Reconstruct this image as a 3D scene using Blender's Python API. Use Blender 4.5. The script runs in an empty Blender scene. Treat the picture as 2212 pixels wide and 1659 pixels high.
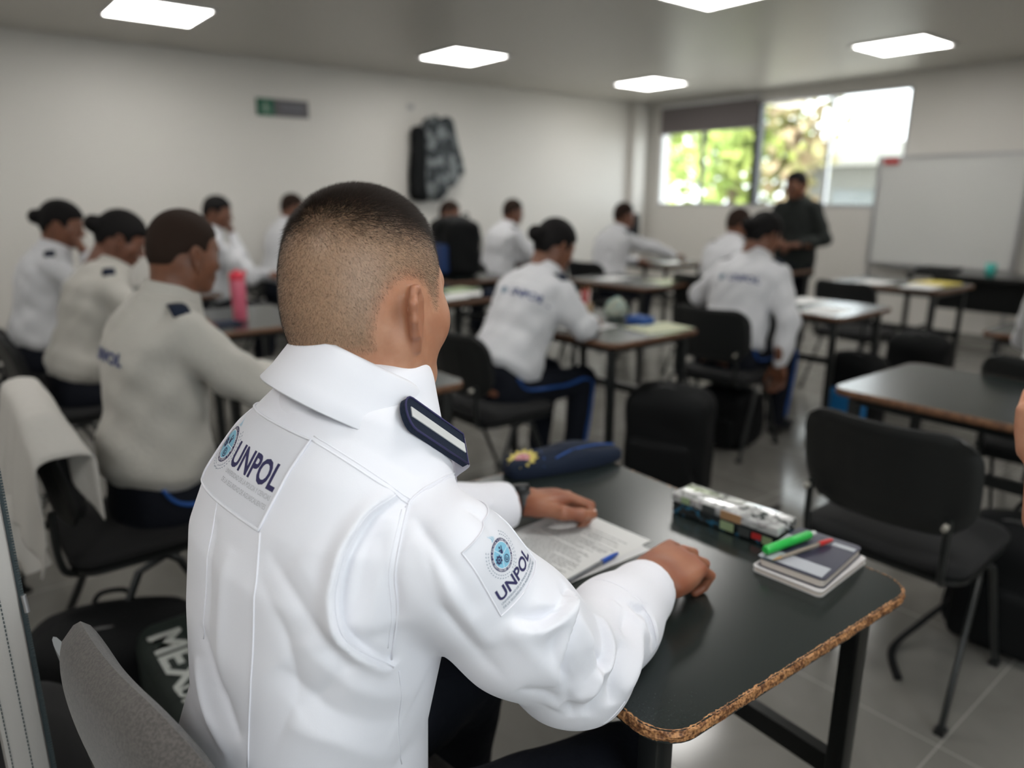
import bpy, bmesh, math, random
import numpy as np
from mathutils import Vector, Matrix
from mathutils.bvhtree import BVHTree
random.seed(7); rng = np.random.default_rng(7)
S = bpy.context.scene
COL = S.collection
pi = math.pi
def R(d): return math.radians(d)

# ------------------------------------------------------------ camera
FPX = 1560.0; HZ = 425.0; CAMZ = 1.40; YAW = R(50.9)
pitch = math.atan((829.5-HZ)/FPX)
cam_d = bpy.data.cameras.new('camera'); cam = bpy.data.objects.new('camera', cam_d); COL.objects.link(cam)
cam_d.sensor_width = 36.0; cam_d.lens = FPX/2212*36.0
cam.location = (0, 0, CAMZ)
cam.rotation_euler = (pi/2-pitch, 0, YAW-pi/2)
cam_d.clip_start = 0.02
cam_d.dof.use_dof = True; cam_d.dof.focus_distance = 0.86; cam_d.dof.aperture_fstop = 2.2
S.camera = cam
# ------------------------------------------------------------ world, exposure
S.view_settings.view_transform = 'Standard'; S.view_settings.look = 'None'
S.view_settings.gamma = 1.0; S.view_settings.exposure = 1.0
try: S.view_settings.use_curve_mapping = False
except Exception: pass
WORLD = 3.0; PANEL = 9.0
w = bpy.data.worlds.new('daylight'); S.world = w; w.use_nodes = True
bg = w.node_tree.nodes['Background']; bg.inputs[0].default_value = (0.90, 0.95, 1.0, 1); bg.inputs[1].default_value = WORLD
try: S.cycles.use_denoising = True
except Exception: pass
S.cycles.max_bounces = 7; S.cycles.diffuse_bounces = 4; S.cycles.glossy_bounces = 3; S.cycles.transparent_max_bounces = 8
S.cycles.sample_clamp_indirect = 6
def portal(name, loc, rot, sx, sy):
    d = bpy.data.lights.new(name, 'AREA'); d.shape = 'RECTANGLE'; d.size = sx; d.size_y = sy
    d.cycles.is_portal = True
    o = bpy.data.objects.new(name, d); COL.objects.link(o); o.location = loc; o.rotation_euler = rot
portal('window_portal', (8.06, 5.02, 1.88), (0, R(90), 0), 1.2, 3.2)
portal('fill_window_portal', (0.35, -1.86, 1.72), (R(90), 0, 0), 2.5, 1.5)  # guides sky light through the added, unseen side window

sun_d = bpy.data.lights.new('sun', 'SUN'); sun_d.energy = 5; sun_d.angle = R(1.5); sun_d.color = (1, .95, .86)
sun = bpy.data.objects.new('sun', sun_d); COL.objects.link(sun); sun.rotation_euler = (R(20), R(-38), 0)
# ------------------------------------------------------------ materials
MAT = {}
def mat(name, col, rough=.6, metal=0., spec=.5, bump=None, noise=None, emit=None, coat=0, trans=0, sss=0, sheen=0):
    if name in MAT: return MAT[name]
    m = bpy.data.materials.new(name); m.use_nodes = True; nt = m.node_tree; N = nt.nodes; L = nt.links
    p = N['Principled BSDF']
    p.inputs['Base Color'].default_value = (*col, 1); p.inputs['Roughness'].default_value = rough
    p.inputs['Metallic'].default_value = metal; p.inputs['Specular IOR Level'].default_value = spec
    p.inputs['Coat Weight'].default_value = coat; p.inputs['Transmission Weight'].default_value = trans
    p.inputs['Sheen Weight'].default_value = sheen
    if sss:
        p.inputs['Subsurface Weight'].default_value = sss; p.inputs['Subsurface Radius'].default_value = (1, .35, .2); p.inputs['Subsurface Scale'].default_value = .006
    if emit:
        p.inputs['Emission Color'].default_value = (*emit[0], 1); p.inputs['Emission Strength'].default_value = emit[1]
    tc = N.new('ShaderNodeTexCoord')
    if noise:   # (scale, colour2, low, high)
        n = N.new('ShaderNodeTexNoise'); n.inputs['Scale'].default_value = noise[0]; n.inputs['Detail'].default_value = 5
        L.new(tc.outputs['Object'], n.inputs['Vector'])
        r = N.new('ShaderNodeMapRange'); r.inputs[1].default_value = noise[2]; r.inputs[2].default_value = noise[3]
        L.new(n.outputs['Fac'], r.inputs[0])
        mx = N.new('ShaderNodeMix'); mx.data_type = 'RGBA'; mx.inputs[6].default_value = (*col, 1); mx.inputs[7].default_value = (*noise[1], 1)
        L.new(r.outputs[0], mx.inputs[0]); L.new(mx.outputs[2], p.inputs['Base Color'])
    if bump:    # (scale, strength, distance)
        n = N.new('ShaderNodeTexNoise'); n.inputs['Scale'].default_value = bump[0]; n.inputs['Detail'].default_value = 4
        L.new(tc.outputs['Object'], n.inputs['Vector'])
        b = N.new('ShaderNodeBump'); b.inputs['Strength'].default_value = bump[1]; b.inputs['Distance'].default_value = bump[2]
        L.new(n.outputs['Fac'], b.inputs['Height']); L.new(b.outputs[0], p.inputs['Normal'])
    MAT[name] = m
    return m

M_wall = mat('wall_paint', (.64, .615, .575), .55, bump=(60, .12, .002))
M_ceil = mat('ceiling_paint', (.56, .535, .49), .38, bump=(30, .05, .002))
M_white = mat('white_metal', (.75, .75, .75), .4)
M_alu = mat('aluminium', (.45, .45, .46), .35, .8)
M_blackframe = mat('black_frame', (.015, .017, .018), .4)
M_blackmetal = mat('black_metal', (.009, .0105, .0105), .32, .0, .5)
M_plastic = mat('black_plastic', (.008, .009, .009), .45, bump=(400, .15, .0006))
M_seatfab = mat('seat_fabric', (.012, .012, .0125), .9, bump=(700, .5, .001), sheen=.04, spec=.25)
M_greyfab = mat('grey_fabric', (.105, .092, .085), .95, bump=(900, .6, .001), noise=(300, (.07, .062, .058), .4, .6), sheen=.2)
M_chrome = mat('grey_rim_metal', (.40, .42, .44), .28, .5)
M_laminate = mat('table_laminate', (.014, .019, .018), .24, noise=(220, (.020, .026, .025), .35, .7), bump=(500, .03, .0002))
M_edge = mat('table_wood_edge', (.16, .075, .035), .6, noise=(70, (.09, .04, .02), .4, .6))
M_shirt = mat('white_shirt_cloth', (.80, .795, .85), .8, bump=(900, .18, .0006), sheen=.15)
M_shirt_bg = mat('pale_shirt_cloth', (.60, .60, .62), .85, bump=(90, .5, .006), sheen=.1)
M_shirt_shaded = mat('shaded_shirt_cloth', (.46, .44, .40), .85, bump=(90, .5, .006), sheen=.1)  # off-white; darker copy of the pale shirt, weaker light put into its colour
M_trouser = mat('navy_trousers', (.0035, .005, .010), .85, spec=.25, bump=(60, .5, .006))
M_stripe = mat('blue_stripe', (.01, .07, .28), .7)
M_shoe = mat('black_shoe', (.01, .01, .01), .3)
M_navy = mat('navy_cloth', (.007, .012, .027), .85, spec=.25, noise=(500, (.010, .017, .036), .4, .6), bump=(600, .3, .0008))
M_black = mat('black_nylon', (.004, .0045, .005), .75, spec=.2, bump=(80, .5, .004))
M_ink = mat('navy_ink', (.025, .022, .09), .75)
M_inkg = mat('grey_ink', (.44, .44, .47), .8)
M_inkd = mat('slate_ink', (.14, .20, .27), .8)
M_sky = mat('pale_blue_ink', (.22, .50, .66), .8)
M_hairdark = mat('dark_hair', (.007, .006, .006), .75, spec=.15, bump=(300, .6, .002))
M_hairfade = mat('short_cropped_hair', (.024, .014, .010), .85, spec=.15, bump=(500, .5, .001))
M_eye = mat('eye_white', (.75, .72, .68), .25)
M_iris = mat('dark_iris', (.02, .012, .008), .2)
M_paper = mat('white_paper', (.70, .70, .69), .8)
M_print = mat('printed_grey', (.17, .17, .18), .8)
M_panel = mat('light_panel', (.9, .9, .9), .5, emit=((1, .985, .95), PANEL))

def skin(name, c, c2=None):
    c2 = c2 or tuple(x*.8 for x in c)
    m = mat(name, c, .48, noise=(28, c2, .35, .7), bump=(420, .12, .0008), sss=.12)
    return m
SK = {'tan': skin('tan_skin', (.52, .255, .155), (.44, .19, .105)), 'brown': skin('brown_skin', (.185, .074, .040)),
      'dark': skin('dark_brown_skin', (.17, .068, .04))}

# ------------------------------------------------------------ object helpers
def tag(o, label=None, cat=None, group=None, kind=None):
    if label: o['label'] = label
    if cat: o['category'] = cat
    if group: o['group'] = group
    if kind: o['kind'] = kind
    return o
def empty(name, loc=(0, 0, 0), rz=0):
    o = bpy.data.objects.new(name, None); COL.objects.link(o); o.location = loc; o.rotation_euler = (0, 0, rz); o.empty_display_size = .1
    return o
def link(name, me, parent=None, loc=None, rot=None, mats=None, smooth=True):
    o = bpy.data.objects.new(name, me); COL.objects.link(o)
    if parent: o.parent = parent
    if loc is not None: o.location = loc
    if rot is not None: o.rotation_euler = rot
    if mats:
        me.materials.clear()
        for m in mats: me.materials.append(m)
    return o
def from_np(name, V, F, mats, smooth=True, mi=None):
    me = bpy.data.meshes.new(name)
    V = np.asarray(V, dtype=np.float32); F = np.asarray(F, dtype=np.int32)
    k = F.shape[1]
    me.vertices.add(len(V)); me.vertices.foreach_set('co', V.ravel())
    me.loops.add(F.size); me.loops.foreach_set('vertex_index', F.ravel())
    me.polygons.add(len(F)); me.polygons.foreach_set('loop_start', np.arange(0, F.size, k, dtype=np.int32))
    me.polygons.foreach_set('loop_total', np.full(len(F), k, dtype=np.int32))
    if mi is not None: me.polygons.foreach_set('material_index', np.asarray(mi, dtype=np.int32))
    me.polygons.foreach_set('use_smooth', np.full(len(F), smooth))
    for m in mats: me.materials.append(m)
    me.update(calc_edges=True); me.validate()
    return me
def to_mesh(bm, name, mats, smooth=False, auto=None):
    me = bpy.data.meshes.new(name)
    bm.normal_update(); bm.to_mesh(me); bm.free()
    if not isinstance(mats, (list, tuple)): mats = [mats]
    for m in mats: me.materials.append(m)
    if smooth: me.polygons.foreach_set('use_smooth', [True]*len(me.polygons))
    if auto is not None:
        try: me.set_sharp_from_angle(angle=R(auto))
        except Exception: pass
    return me
def bm_box(bm, c, s, rz=0, bev=0, M=None, mi=0):
    """box centred c, full size s"""
    T = Matrix.Translation(Vector(c)) @ Matrix.Rotation(rz, 4, 'Z') @ Matrix.Diagonal((*s, 1))
    if M is not None: T = M @ T
    r = bmesh.ops.create_cube(bm, size=1, matrix=T)
    vs = r['verts']
    fs = {f for v in vs for f in v.link_faces}
    for f in fs: f.material_index = mi
    if bev:
        es = {e for v in vs for e in v.link_edges}
        bmesh.ops.bevel(bm, geom=list(es), offset=bev, segments=2, affect='EDGES', profile=.5)
def box_obj(name, c, s, m, parent=None, bev=0, rz=0, M=None):
    bm = bmesh.new(); bm_box(bm, c, s, rz, bev, M); return link(name, to_mesh(bm, name, m, smooth=bool(bev), auto=40 if bev else None), parent)
def frames(P, closed=False):
    P = [Vector(p) for p in P]; n = len(P); T = []
    for i in range(n):
        a = P[(i-1) % n] if (closed or i > 0) else P[i]; b = P[(i+1) % n] if (closed or i < n-1) else P[i]
        T.append((b-a).normalized())
    u = Vector((0, 0, 1)) if abs(T[0].z) < .9 else Vector((1, 0, 0))
    out = []
    for i in range(n):
        u = (u - T[i]*u.dot(T[i]))
        if u.length < 1e-6: u = T[i].orthogonal()
        u.normalize(); out.append((P[i], T[i], u.copy(), T[i].cross(u).normalized()))
    return out
def bm_tube(bm, P, r, seg=10, ry=None, closed=False, cap=True, mi=0):
    """tube through points; r number or list; ry second radius"""
    fr = frames(P, closed); rings = []
    for i, (p, t, u, v) in enumerate(fr):
        a = r[i] if isinstance(r, (list, tuple)) else r
        b = (ry[i] if isinstance(ry, (list, tuple)) else ry) if ry is not None else a
        rings.append([bm.verts.new(p+u*math.cos(2*pi*k/seg)*a+v*math.sin(2*pi*k/seg)*b) for k in range(seg)])
    n = len(rings)
    for i in range(n if closed else n-1):
        A, B = rings[i], rings[(i+1) % n]
        for k in range(seg):
            f = bm.faces.new((A[k], A[(k+1) % seg], B[(k+1) % seg], B[k])); f.material_index = mi
    if cap and not closed:
        bm.faces.new(rings[0][::-1]).material_index = mi; bm.faces.new(rings[-1]).material_index = mi
def tube_obj(name, P, r, m, parent=None, seg=10, ry=None, closed=False):
    bm = bmesh.new(); bm_tube(bm, P, r, seg, ry, closed)
    bmesh.ops.recalc_face_normals(bm, faces=bm.faces)
    return link(name, to_mesh(bm, name, m, smooth=True, auto=50), parent)
def smoothline(P, n=6, closed=False):
    P = [Vector(p) for p in P]; out = []; N = len(P)
    rngi = range(N if closed else N-1)
    for i in rngi:
        p0 = P[(i-1) % N] if (closed or i > 0) else P[i]; p1 = P[i]; p2 = P[(i+1) % N]; p3 = P[(i+2) % N] if (closed or i < N-2) else p2
        for k in range(n):
            t = k/n
            out.append(.5*((2*p1)+(-p0+p2)*t+(2*p0-5*p1+4*p2-p3)*t*t+(-p0+3*p1-3*p2+p3)*t**3))
    if not closed: out.append(P[-1])
    return out
def rrect(w, h, r, n=6):
    out = []
    for cx, cy, a0 in ((w/2-r, h/2-r, 0), (-w/2+r, h/2-r, 90), (-w/2+r, -h/2+r, 180), (w/2-r, -h/2+r, 270)):
        for k in range(n+1):
            a = R(a0+90*k/n); out.append((cx+r*math.cos(a), cy+r*math.sin(a)))
    return out
def bm_prism(bm, pts, z0, z1, M=None, mi_top=0, mi_side=0, mi_bot=0):
    M = M or Matrix.Identity(4)
    a = [bm.verts.new(M @ Vector((x, y, z0))) for x, y in pts]; b = [bm.verts.new(M @ Vector((x, y, z1))) for x, y in pts]
    n = len(pts)
    bm.faces.new(a[::-1]).material_index = mi_bot; bm.faces.new(b).material_index = mi_top
    for i in range(n): bm.faces.new((a[i], a[(i+1) % n], b[(i+1) % n], b[i])).material_index = mi_side
def copy_tree(o, parent=None):
    c = o.copy(); COL.objects.link(c); c.parent = parent
    for ch in [x for x in bpy.data.objects if x.parent == o]: copy_tree(ch, c)
    return c

# ------------------------------------------------------------ signed-distance modelling
class Field:
    def __init__(s, lo, hi, h):
        s.lo = np.array(lo, float); s.h = h
        s.n = np.maximum(4, np.ceil((np.array(hi, float)-s.lo)/h).astype(int)+1)
        s.F = np.full(tuple(s.n), 1.0, dtype=np.float32)
    def sub(s, blo, bhi):
        a = np.clip(np.floor((np.array(blo)-s.lo)/s.h).astype(int), 0, s.n); b = np.clip(np.ceil((np.array(bhi)-s.lo)/s.h).astype(int)+1, 0, s.n)
        if np.any(b <= a): return None
        X = (s.lo[0]+s.h*np.arange(a[0], b[0], dtype=np.float32))[:, None, None]
        Y = (s.lo[1]+s.h*np.arange(a[1], b[1], dtype=np.float32))[None, :, None]
        Z = (s.lo[2]+s.h*np.arange(a[2], b[2], dtype=np.float32))[None, None, :]
        return (slice(a[0], b[0]), slice(a[1], b[1]), slice(a[2], b[2])), X.astype(np.float32), Y.astype(np.float32), Z.astype(np.float32)
    def put(s, sl, d, k, mode):
        A = s.F[sl]
        if mode == 'add':
            if k > 0:
                h = np.clip(k-np.abs(A-d), 0, None)/k; s.F[sl] = np.minimum(A, d)-h*h*k*.25
            else: s.F[sl] = np.minimum(A, d)
        else:
            d = -d
            if k > 0:
                h = np.clip(k-np.abs(A-d), 0, None)/k; s.F[sl] = np.maximum(A, d)+h*h*k*.25
            else: s.F[sl] = np.maximum(A, d)
    def cap(s, a, b, r1, r2=None, k=.01, mode='add'):
        a = np.array(a, float); b = np.array(b, float); r2 = r1 if r2 is None else r2
        m = max(r1, r2)+k+2.5*s.h
        q = s.sub(np.minimum(a, b)-m, np.maximum(a, b)+m)
        if q is None: return s
        sl, X, Y, Z = q; ab = b-a; L2 = max(1e-9, float(ab@ab))
        t = np.clip(((X-a[0])*ab[0]+(Y-a[1])*ab[1]+(Z-a[2])*ab[2])/L2, 0, 1)
        d = np.sqrt((X-a[0]-t*ab[0])**2+(Y-a[1]-t*ab[1])**2+(Z-a[2]-t*ab[2])**2)-(r1+(r2-r1)*t)
        s.put(sl, d.astype(np.float32), k, mode); return s
    def chain(s, P, rr, k=.01, mode='add'):
        for i in range(len(P)-1): s.cap(P[i], P[i+1], rr[i], rr[i+1], k, mode)
        return s
    def ell(s, c, r, k=.01, mode='add', rot=None):
        c = np.array(c, float); r = np.array(r, float); m = max(r)+k+2.5*s.h
        q = s.sub(c-m, c+m)
        if q is None: return s
        sl, X, Y, Z = q; X = X-c[0]; Y = Y-c[1]; Z = Z-c[2]
        if rot is not None:
            Q = np.array(rot).T   # world->local
            X, Y, Z = (Q[0, 0]*X+Q[0, 1]*Y+Q[0, 2]*Z), (Q[1, 0]*X+Q[1, 1]*Y+Q[1, 2]*Z), (Q[2, 0]*X+Q[2, 1]*Y+Q[2, 2]*Z)
        k0 = np.sqrt((X/r[0])**2+(Y/r[1])**2+(Z/r[2])**2); k1 = np.sqrt((X/r[0]**2)**2+(Y/r[1]**2)**2+(Z/r[2]**2)**2)+1e-9
        s.put(sl, (k0*(k0-1)/k1).astype(np.float32), k, mode); return s
    def rbox(s, c, hs, r, k=.01, mode='add', rot=None):
        c = np.array(c, float); hs = np.array(hs, float); m = float(np.linalg.norm(hs))+r+k+2.5*s.h
        q = s.sub(c-m, c+m)
        if q is None: return s
        sl, X, Y, Z = q; X = X-c[0]; Y = Y-c[1]; Z = Z-c[2]
        if rot is not None:
            Q = np.array(rot).T
            X, Y, Z = (Q[0, 0]*X+Q[0, 1]*Y+Q[0, 2]*Z), (Q[1, 0]*X+Q[1, 1]*Y+Q[1, 2]*Z), (Q[2, 0]*X+Q[2, 1]*Y+Q[2, 2]*Z)
        qx = np.abs(X)-hs[0]+r; qy = np.abs(Y)-hs[1]+r; qz = np.abs(Z)-hs[2]+r
        d = np.sqrt(np.maximum(qx, 0)**2+np.maximum(qy, 0)**2+np.maximum(qz, 0)**2)+np.minimum(np.maximum(qx, np.maximum(qy, qz)), 0)-r
        s.put(sl, d.astype(np.float32), k, mode); return s
    def loft(s, o, rot, sec, off=0, k=.02, pw=2.3):
        """sec rows: s, cx, a, b ; local z is the axis"""
        o = np.array(o, float); Q = np.array(rot).T; sec = np.array(sec, float)
        s0, s1 = sec[0, 0], sec[-1, 0]; m = .26+off+k
        e0 = o+np.array(rot) @ np.array([0, 0, s0]); e1 = o+np.array(rot) @ np.array([0, 0, s1])
        q = s.sub(np.minimum(e0, e1)-m, np.maximum(e0, e1)+m)
        if q is None: return s
        sl, X, Y, Z = q; X = X-o[0]; Y = Y-o[1]; Z = Z-o[2]
        x = Q[0, 0]*X+Q[0, 1]*Y+Q[0, 2]*Z; y = Q[1, 0]*X+Q[1, 1]*Y+Q[1, 2]*Z; z = Q[2, 0]*X+Q[2, 1]*Y+Q[2, 2]*Z
        cx = np.interp(z, sec[:, 0], sec[:, 1]); a = np.interp(z, sec[:, 0], sec[:, 2])+off; b = np.interp(z, sec[:, 0], sec[:, 3])+off
        r = (np.abs((x-cx)/a)**pw+np.abs(y/b)**pw)**(1/pw)
        d = (r-1)*np.minimum(a, b)
        e = np.maximum(s0-off-z, z-s1-off); kk = .02
        hh = np.clip(kk-np.abs(d-e), 0, None)/kk; d = np.maximum(d, e)+hh*hh*kk*.25
        s.put(sl, d.astype(np.float32), k, 'add'); return s
    def cut(s, p, n):
        """keep the side where (x-p).n < 0"""
        q = s.sub(s.lo, s.lo+s.h*(s.n-1)); sl, X, Y, Z = q
        d = (X-p[0])*n[0]+(Y-p[1])*n[1]+(Z-p[2])*n[2]
        s.F[sl] = np.maximum(s.F[sl], d.astype(np.float32)); return s
    def mesh(s):
        F = s.F; h = s.h
        F[0] = F[-1] = 1; F[:, 0] = F[:, -1] = 1; F[:, :, 0] = F[:, :, -1] = 1
        I = F < 0; nx, ny, nz = F.shape
        c = np.zeros((nx-1, ny-1, nz-1), np.int8)
        for i in (0, 1):
            for j in (0, 1):
                for l in (0, 1): c += I[i:nx-1+i, j:ny-1+j, l:nz-1+l]
        act = (c > 0) & (c < 8); ids = np.argwhere(act)
        if len(ids) == 0: return np.zeros((0, 3)), np.zeros((0, 4), int)
        acc = np.zeros((len(ids), 3)); cnt = np.zeros(len(ids))
        co = [(i, j, l) for i in (0, 1) for j in (0, 1) for l in (0, 1)]
        for a in co:
            for ax in range(3):
                if a[ax] == 1: continue
                b = list(a); b[ax] = 1
                fa = F[ids[:, 0]+a[0], ids[:, 1]+a[1], ids[:, 2]+a[2]]; fb = F[ids[:, 0]+b[0], ids[:, 1]+b[1], ids[:, 2]+b[2]]
                m = (fa < 0) != (fb < 0); t = np.where(m, fa/(fa-fb+1e-20), 0)
                p = np.tile(np.array(a, float), (len(ids), 1)); p[:, ax] += t
                acc[m] += p[m]; cnt[m] += 1
        V = s.lo+(ids+acc/cnt[:, None])*h
        idx = np.full(act.shape, -1, np.int64); idx[act] = np.arange(len(ids))
        Q = []
        for ax in range(3):
            sl0 = [slice(1, -1)]*3; sl0[ax] = slice(0, -1); sl1 = [slice(1, -1)]*3; sl1[ax] = slice(1, None)
            A = I[tuple(sl0)]; B = I[tuple(sl1)]; g = np.argwhere(A != B)
            if not len(g): continue
            off = np.array([1, 1, 1]); off[ax] = 0; g2 = g+off
            u, v = [(1, 2), (2, 0), (0, 1)][ax]
            def at(du, dv):
                q = g2.copy(); q[:, u] -= du; q[:, v] -= dv; return idx[q[:, 0], q[:, 1], q[:, 2]]
            quad = np.stack([at(1, 1), at(0, 1), at(0, 0), at(1, 0)], 1)
            fl = ~A[g[:, 0], g[:, 1], g[:, 2]]; quad[fl] = quad[fl][:, ::-1]
            Q.append(quad)
        Q = np.concatenate(Q); Q = Q[(Q >= 0).all(1)]
        return V, Q
def relax(V, Q, it=2, lam=.5):
    for _ in range(it):
        acc = np.zeros_like(V); cnt = np.zeros(len(V))
        for a, b in ((0, 1), (1, 2), (2, 3), (3, 0)):
            np.add.at(acc, Q[:, a], V[Q[:, b]]); np.add.at(acc, Q[:, b], V[Q[:, a]])
            np.add.at(cnt, Q[:, a], 1); np.add.at(cnt, Q[:, b], 1)
        V = V*(1-lam)+lam*acc/np.maximum(cnt, 1)[:, None]
    return V
def rotm(yaw=0, pit=0, roll=0):
    """x forward, y left, z up; positive pitch nods down, positive roll tips to the right"""
    return np.array((Matrix.Rotation(R(yaw), 3, 'Z') @ Matrix.Rotation(R(pit), 3, 'Y') @ Matrix.Rotation(R(roll), 3, 'X')))
def merge(parts):
    Vs, Fs, Ms, o = [], [], [], 0
    for V, F, m in parts:
        Vs.append(V); Fs.append(F+o); Ms.append(np.full(len(F), m)); o += len(V)
    return np.concatenate(Vs), np.concatenate(Fs), np.concatenate(Ms)

# ------------------------------------------------------------ head, hair, hands (head-local: x forward, y left, z up)
def head_field(h, fine=False):
    f = Field((-.13, -.115, -.27), (.14, .115, .145), h)
    f.ell((-.006, 0, .030), (.098, .0765, .091), 0)
    f.ell((-.03, 0, -.018), (.070, .066, .062), .03)
    f.ell((.028, 0, -.030), (.060, .066, .085), .03)
    f.ell((.018, 0, -.070), (.058, .054, .042), .025)
    f.ell((.070, 0, -.098), (.020, .024, .016), .03)
    for s in (-1, 1):
        f.ell((.048, .047*s, -.030), (.030, .024, .030), .025)
        f.cap((.004, .052*s, -.066), (.055, .033*s, -.100), .014, .012, .03)
    f.cap((.078, -.03, .014), (.078, .03, .014), .012, .012, .02)
    for s in (-1, 1): f.ell((.094, .031*s, -.006), (.016, .018, .011), .014, 'sub')
    f.chain([(.082, 0, .002), (.100, 0, -.022), (.108, 0, -.036)], [.008, .008, .0105], .014)
    for s in (-1, 1): f.ell((.099, .012*s, -.040), (.010, .007, .007), .008)
    f.cap((.080, -.020, -.068), (.080, .020, -.068), .011, .011, .02)
    f.chain([(.088, -.022, -.064), (.0955, 0, -.060), (.088, .022, -.064)], [.003, .006, .003], .006)
    f.chain([(.086, -.020, -.068), (.093, 0, -.071), (.086, .020, -.068)], [.003, .007, .003], .006)
    f.chain([(.094, -.022, -.0655), (.104, 0, -.0655), (.094, .022, -.0655)], [.001, .0012, .001], .004, 'sub')
    for s in (-1, 1):   # eyelids
        f.ell((.0785, .031*s, -.005), (.0125, .0150, .0120), .004)
        f.ell((.094, .031*s, -.0065), (.007, .0125, .0042), .003, 'sub')
    # neck with the two long muscles
    f.cap((-.026, 0, -.055), (-.050, 0, -.24), .055, .062, .035)
    for s in (-1, 1): f.cap((-.012, .058*s, -.045), (.0, .03*s, -.20), .013, .016, .03)
    f.ell((-.062, 0, -.10), (.020, .030, .05), .03)
    # ears
    for s in (-1, 1):
        c = np.array((-.012, .084*s, -.018))
        Q = rotm(-28*s, -14, 0)
        def e(x, z, y=0): return c+Q @ np.array((x*1.12, y*1.12*s, z*1.12))
        f.ell(e(.001, .0), (.0196, .0034, .0335), .006, rot=Q)
        rim = [e(.013, -.002, .003), e(.014, .014, .003), e(.007, .027, .004), e(-.006, .030, .005), e(-.0165, .019, .006), e(-.018, .003, .006), e(-.011, -.014, .005), e(-.002, -.024, .003)]
        f.chain(rim, [.003, .0035, .004, .0043, .0045, .0042, .0038, .0035], .004)
        f.ell(e(.001, -.029, .001), (.0085, .0042, .010), .006, rot=Q)
        f.ell(e(.004, .002, .006), (.010, .005, .016), .004, 'sub', rot=Q)
        f.cap(e(.008, .012, -.004), e(.006, -.014, -.004), .009, .008, .016)
        f.cap(e(.009, .002, .002), e(.010, -.008, .003), .004, .004, .004)
    return f
def base_hair(kind, h=.0045):
    f = Field((-.19, -.12, -.16), (.14, .12, .175), h)
    t = {'buzz': .004, 'short': .008, 'bun': .010}[kind]
    f.ell((-.006, 0, .030), (.098+t, .0765+t, .091+t), 0)
    f.ell((-.03, 0, -.018), (.070+t, .066+t, .062+t), .03)
    # carve the hairline: forehead, temples and nape
    f.rbox((.125, 0, -.03), (.07, .12, .085), .02, .02, 'sub', rot=rotm(0, -14, 0))
    f.rbox((.055, 0, -.10), (.12, .13, .075), .02, .015, 'sub', rot=rotm(0, 8, 0))
    f.rbox((-.06, 0, -.15), (.12, .13, .055), .01, .01, 'sub')
    for s in (-1, 1): f.ell((-.004, .085*s, -.03), (.024, .03, .045), .012, 'sub')
    if kind == 'bun':
        f.ell((-.128, 0, .012), (.042, .045, .042), .016)
        f.ell((-.02, 0, .045), (.095, .072, .085), .02)
    V, Q = f.mesh(); return relax(V, Q, 2), Q
def hand_mesh(h, curl=(35, 40, 30), fan=1., thumb=None, right=True, curls=None, wristr=(.026, .019), tail=.09):
    """wrist at origin, fingers +x, thumb at +y for a right hand, palm down (-z)"""
    f = Field((-tail-.03, -.09, -.12), (.22, .10, .07), h)
    f.rbox((.043, .0, 0), (.042, .0395, .0130), .012, .01)
    f.ell((.050, 0, .003), (.036, .037, .0135), .012)
    f.ell((.030, .026, -.010), (.034, .019, .016), .016)
    f.ell((.036, -.026, -.008), (.034, .014, .014), .014)
    f.cap((-tail, 0, .0), (.01, 0, 0), .030, .024, .02)
    ys = (.0315, .0110, -.0100, -.0300); Ls = (.043, .047, .044, .035); Rr = (.0092, .0094, .0088, .0078)
    for i in range(4):
        cu = curls[i] if curls else curl
        a = 0; p = np.array((.082 if i else .080, ys[i]*1.0, .002)); p[0] += (.004, .007, .003, -.006)[i]
        az = math.radians((6, 1, -4, -9)[i]*fan)
        pts = [p-np.array((.02, 0, .0)), p.copy()]; rs = [Rr[i]*1.05, Rr[i]*1.08]
        for j, (c_, l_) in enumerate(zip(cu, (1., .62, .50))):
            a += math.radians(c_)
            p = p+np.array((math.cos(a)*math.cos(az), math.cos(a)*math.sin(az), -math.sin(a)))*Ls[i]*l_
            pts.append(p.copy()); rs.append(Rr[i]*(1.0, .93, .82)[j])
        g = Field(f.lo, f.lo+f.h*(f.n-1), h) if False else f
        for j in range(len(pts)-1): g.cap(pts[j], pts[j+1], rs[j], rs[j+1], .0010 if j else .006)
    th = thumb or [(.018, .034, -.010), (.050, .058, -.018), (.080, .066, -.022), (.104, .064, -.024)]
    f.chain(th, [.0150, .0125, .0108, .0090], .008)
    V, Q = f.mesh(); V = relax(V, Q, 1, .4)
    if not right: V = V*np.array((1, -1, 1)); Q = Q[:, ::-1]
    return V, Q, th
LOHEAD = None
def frame_from(d, up):
    d = Vector(d).normalized(); up = Vector(up); y = up.cross(d).normalized(); z = d.cross(y)
    return np.array(Matrix((d, y, z)).transposed())

# ------------------------------------------------------------ the room
XW, YL, YR, XB, ZC = 7.9, 6.84, -1.75, -3.2, 2.6
def struct(name, bm_or_me, m=None):
    me = to_mesh(bm_or_me, name, m) if isinstance(bm_or_me, bmesh.types.BMesh) else bm_or_me
    return tag(link(name, me), kind='structure')
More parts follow.
